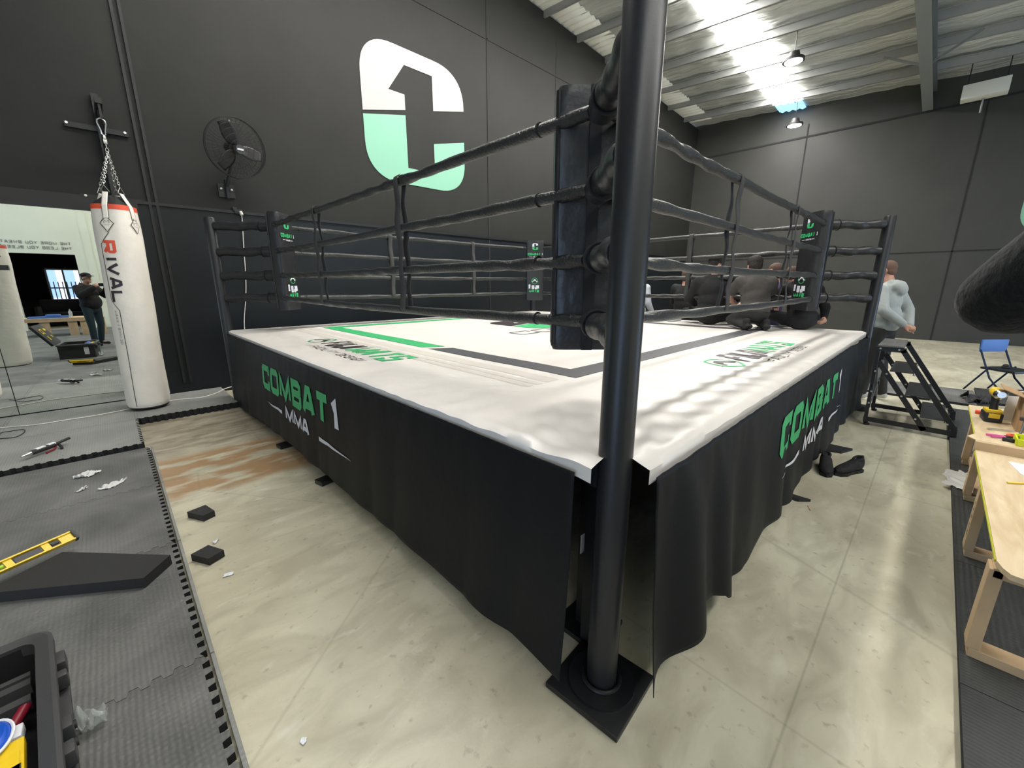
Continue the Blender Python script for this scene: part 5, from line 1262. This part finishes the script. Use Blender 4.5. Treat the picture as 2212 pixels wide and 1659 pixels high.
# 1. the man in the grey hoodie by the right post, hands clasped behind his back
hood = [('e', (0, -.10, 1.475), (.115, .075, .07)), ('l', (-.08, -.02, 1.50), (-.03, .075, 1.455), .035, .028), ('l', (.08, -.02, 1.50), (.03, .075, 1.455), .035, .028), ('e', (0, -.15, 1.43), (.085, .045, .075)), ('l', (-.07, -.05, 1.53), (.07, -.05, 1.53), .03, .03)]
person('person in a pale grey hoodie standing with hands clasped behind, by the right post', None, (6.10, -.16, 0), -22,
    J(elL=(-.27, -.11, 1.18), wrL=(-.075, -.245, 1.0), elR=(.27, -.11, 1.18), wrR=(.06, -.24, .98), handL=((.7, -.2, -.5), (.3, -.9, 0), .9, 1), handR=((-.7, -.2, -.5), (0, -.9, .2), .9, -1), knL=(-.11, .04, .50), anL=(-.11, .10, .085), toL=(-.12, .26, .035), hd=(0, .045, 1.675)),
    dict(top='hoodie', trousers='grey_trouser', shoes='shoe_white', thick=.028, extra=hood+[('e', (0, -.01, 1.10), (.195, .15, .19)), ('e', (0, -.01, 1.0), (.19, .15, .12))]), ('hair_short', 'short'), face=8)[0].rotation_euler = (math.radians(-4), 0, math.radians(-22))
# 2. kneeling, dark grey T-shirt, back to the camera
zc_ = RH+.004
person('person in a dark grey T-shirt kneeling on the canvas with back to the camera', None, (4.72, 1.03, zc_), -58,
    dict(hd=(.0, .24, .80), nk=(0, .13, .67), ch=(0, .06, .50), pv=(0, -.02, .23), shL=(-.185, .10, .60), elL=(-.25, .26, .42), wrL=(-.16, .42, .34), shR=(.185, .10, .60), elR=(.25, .26, .42), wrR=(.16, .42, .34),
    hpL=(-.09, 0, .21), knL=(-.17, .36, .09), anL=(-.11, -.13, .06), toL=(-.10, -.22, .05), hpR=(.09, 0, .21), knR=(.17, .36, .09), anR=(.11, -.13, .06), toR=(.10, -.22, .05), handL=((.3, .8, -.2), (0, 0, -1), .7, 1), handR=((-.3, .8, -.2), (0, 0, -1), .7, -1)),
    dict(top='tee', trousers='grey_trouser', shoes='shoe_black', sleeve=.5, thick=.024, extra=[('e', (0, .0, .26), (.185, .15, .12))]), ('hair_dark', 'full'), face_pitch=-14)[0].scale = (.96, .96, .95)
# 3. standing behind in a purple top
person('person in a purple T-shirt with brown hair, behind the kneeling person', None, (5.98, 1.16, 0), 30, J(shL=(-.18, -.01, 1.43), elL=(-.20, .17, 1.21), wrL=(-.10, .38, 1.28), elR=(.22, .10, 1.18), wrR=(.12, .33, 1.2)),
    dict(top='purple', trousers='denim', shoes='shoe_black', sleeve=.5, thick=.02), ('hair_brown', 'mid'), face=14)
# 4. black clothed person sitting at the right of the canvas, leaning forward behind the pad
person('person in black sitting hunched at the far edge of the canvas, behind the right pad', None, (5.16, .62, zc_), -62,
    dict(hd=(-.10, .30, .70), nk=(-.05, .20, .60), ch=(-.01, .10, .42), pv=(0, -.03, .14), shL=(-.20, .15, .52), elL=(-.30, .30, .34), wrL=(-.2, .48, .28), shR=(.18, .12, .52), elR=(.30, .12, .28), wrR=(.27, .02, .155), handR=((-.2, -.5, -.45), (-1, 0, 0), .8, -1),
    hpL=(-.10, 0, .12), knL=(-.30, .36, .16), anL=(-.05, .42, .075), toL=(.1, .45, .05), hpR=(.10, 0, .12), knR=(.28, .34, .16), anR=(.02, .30, .08), toR=(-.12, .34, .05)),
    dict(top='black_cloth', trousers='black_cloth', shoes='shoe_black', thick=.022), ('hair_brown', 'mid'), face=-10, face_pitch=-12)[0].scale = (.92, .92, .92)
# 5. black clothed person sitting cross-legged, left of the kneeling one
person('person in black sitting cross-legged on the canvas, left of the kneeling person', None, (5.02, 1.66, zc_), -72,
    dict(hd=(0, .10, .80), nk=(0, .04, .65), ch=(0, .02, .46), pv=(0, -.02, .14), shL=(-.19, .03, .57), elL=(-.31, .12, .34), wrL=(-.22, .32, .26), shR=(.19, .03, .57), elR=(.30, .12, .36), wrR=(.15, .32, .34),
    hpL=(-.10, 0, .12), knL=(-.34, .30, .14), anL=(.02, .40, .075), toL=(.15, .42, .05), hpR=(.10, 0, .12), knR=(.34, .30, .14), anR=(-.02, .28, .08), toR=(-.15, .30, .05)),
    dict(top='black_cloth', trousers='black_cloth', shoes='shoe_black', thick=.035), ('hair_dark', 'mid'), face=-50)
# 6. black clothed person standing beyond the ring, one fist raised
person('person in black standing beyond the ring with a hand raised to the chest', None, (6.35, 2.62, 0), -98,
    J(hd=(0, .03, 1.62), nk=(0, -.01, 1.45), elR=(.26, .10, 1.2), wrR=(.10, .30, 1.36), elL=(-.27, .10, 1.18), wrL=(-.29, .30, 1.38), handL=((-.1, .5, .4), (1, 0, 0), 1.2, 1), handR=((-.3, .5, .4), (-1, 0, 0), 1.2, -1)),
    dict(top='black_cloth', trousers='black_cloth', shoes='shoe_black', thick=.03), ('hair_brown', 'mid'), face=-8)
# 7. pale top, half hidden by the near post
person('person in a pale long-sleeved top beyond the ring, half hidden by the near post', None, (6.15, 3.42, 0), -96, J(elR=(.25, -.02, 1.16), wrR=(.29, .10, .95)), dict(top='white_cloth', trousers='grey_trouser', shoes='shoe_black', thick=.02), ('hair_brown', 'mid'), face=20)
# 8. the photographer, seen only in the mirror
pj = math.degrees(YAW)-90
loc8 = V((CAM.x, CAM.y, 0))-V((math.cos(YAW), math.sin(YAW), 0))*.44+V((0, 0, ZM))
HG = 1.5-ZM
t8, hp8, Rh8 = person('person in a black jacket and cap holding up a phone, seen in the mirror', None, loc8, pj,
    J(hd=(0, .05, 1.60), nk=(0, -.01, 1.43), ch=(0, -.01, 1.24), shL=(-.20, -.01, 1.37), shR=(.20, -.01, 1.37), elL=(-.29, .12, 1.20), wrL=(-.145, .345, HG-.07), elR=(.29, .12, 1.20), wrR=(.145, .345, HG-.07),
      handL=((.55, .15, .75), (.2, -.2, -.2), .75, -1), handR=((-.55, .15, .75), (-.2, -.2, -.2), .75, 1), pv=(0, .0, .93), hpL=(-.11, 0, .90), hpR=(.11, 0, .90), anL=(-.16, .06, .085), toL=(-.18, .22, .04), knL=(-.14, .05, .48), anR=(.14, -.10, .085), toR=(.18, .05, .04)),
    dict(top='black_cloth', trousers='teal_denim', shoes='shoe_black', thick=.05, extra=[('e', (0, .03, 1.05), (.2, .19, .2)), ('l', (-.07, -.06, 1.46), (.07, -.06, 1.46), .04, .04)]), ('hair_dark', 'short'), face=2)
mb = MB(); g = lambda a, b: hp8(*a)
cap_ = blob('cap', 'black_cloth', t8, [('e', hp8(0, -.01, .075), (.088, .104, .062), Rh8), ('e', hp8(0, .105, .055), (.07, .075, .010), Rh8), ('l', hp8(-.05, .08, .058), hp8(.05, .08, .058), .014, .014)], .007, 2)
mb = MB(); mb.box((0, 0, 0), (.15, .009, .075), bev=.004); ph = mb.build('phone', 'phone'); ph.location = CAM-V((math.cos(YAW), math.sin(YAW), 0))*.055-V((0, 0, .012)); ph.rotation_euler = (-PITCH*0, 0, YAW-PI/2)
tag(ph, 'black phone held up by the person with the cap, seen in the mirror', 'phone')
# 9. someone close on the right: only the bent elbow of the black fleece reaches into the picture
c9 = V((-.44, -.92, 0))
person('person in black fleece close on the right, whose blurred bent elbow enters the picture', None, (c9.x, c9.y, 0), -112,
    J(hd=(0, .03, 1.72), nk=(0, -.01, 1.55), ch=(0, -.005, 1.35), pv=(0, 0, 1.0), shL=(-.19, -.01, 1.67), elL=(-.382, .09, 1.484), wrL=(-.22, .30, 1.492), shR=(.19, -.01, 1.49), elR=(.28, .12, 1.25), wrR=(.15, .34, 1.40), handL=((.5, .6, .1), (0, 0, 1), .9, 1)),
    dict(top='fleece_black', trousers='grey_trouser', shoes='shoe_black', thick=-.006), ('hair_brown', 'short'))

# settle the grown surfaces into plain meshes, all in one evaluation
dg = bpy.context.evaluated_depsgraph_get(); done = [(o, m, bpy.data.meshes.new_from_object(o.evaluated_get(dg))) for o, m in BLOBS]
for o, m, me in done:
    o.modifiers.clear(); o.data = me
    if not me.materials: me.materials.append(M[m])
    me.polygons.foreach_set('use_smooth', [True]*len(me.polygons))
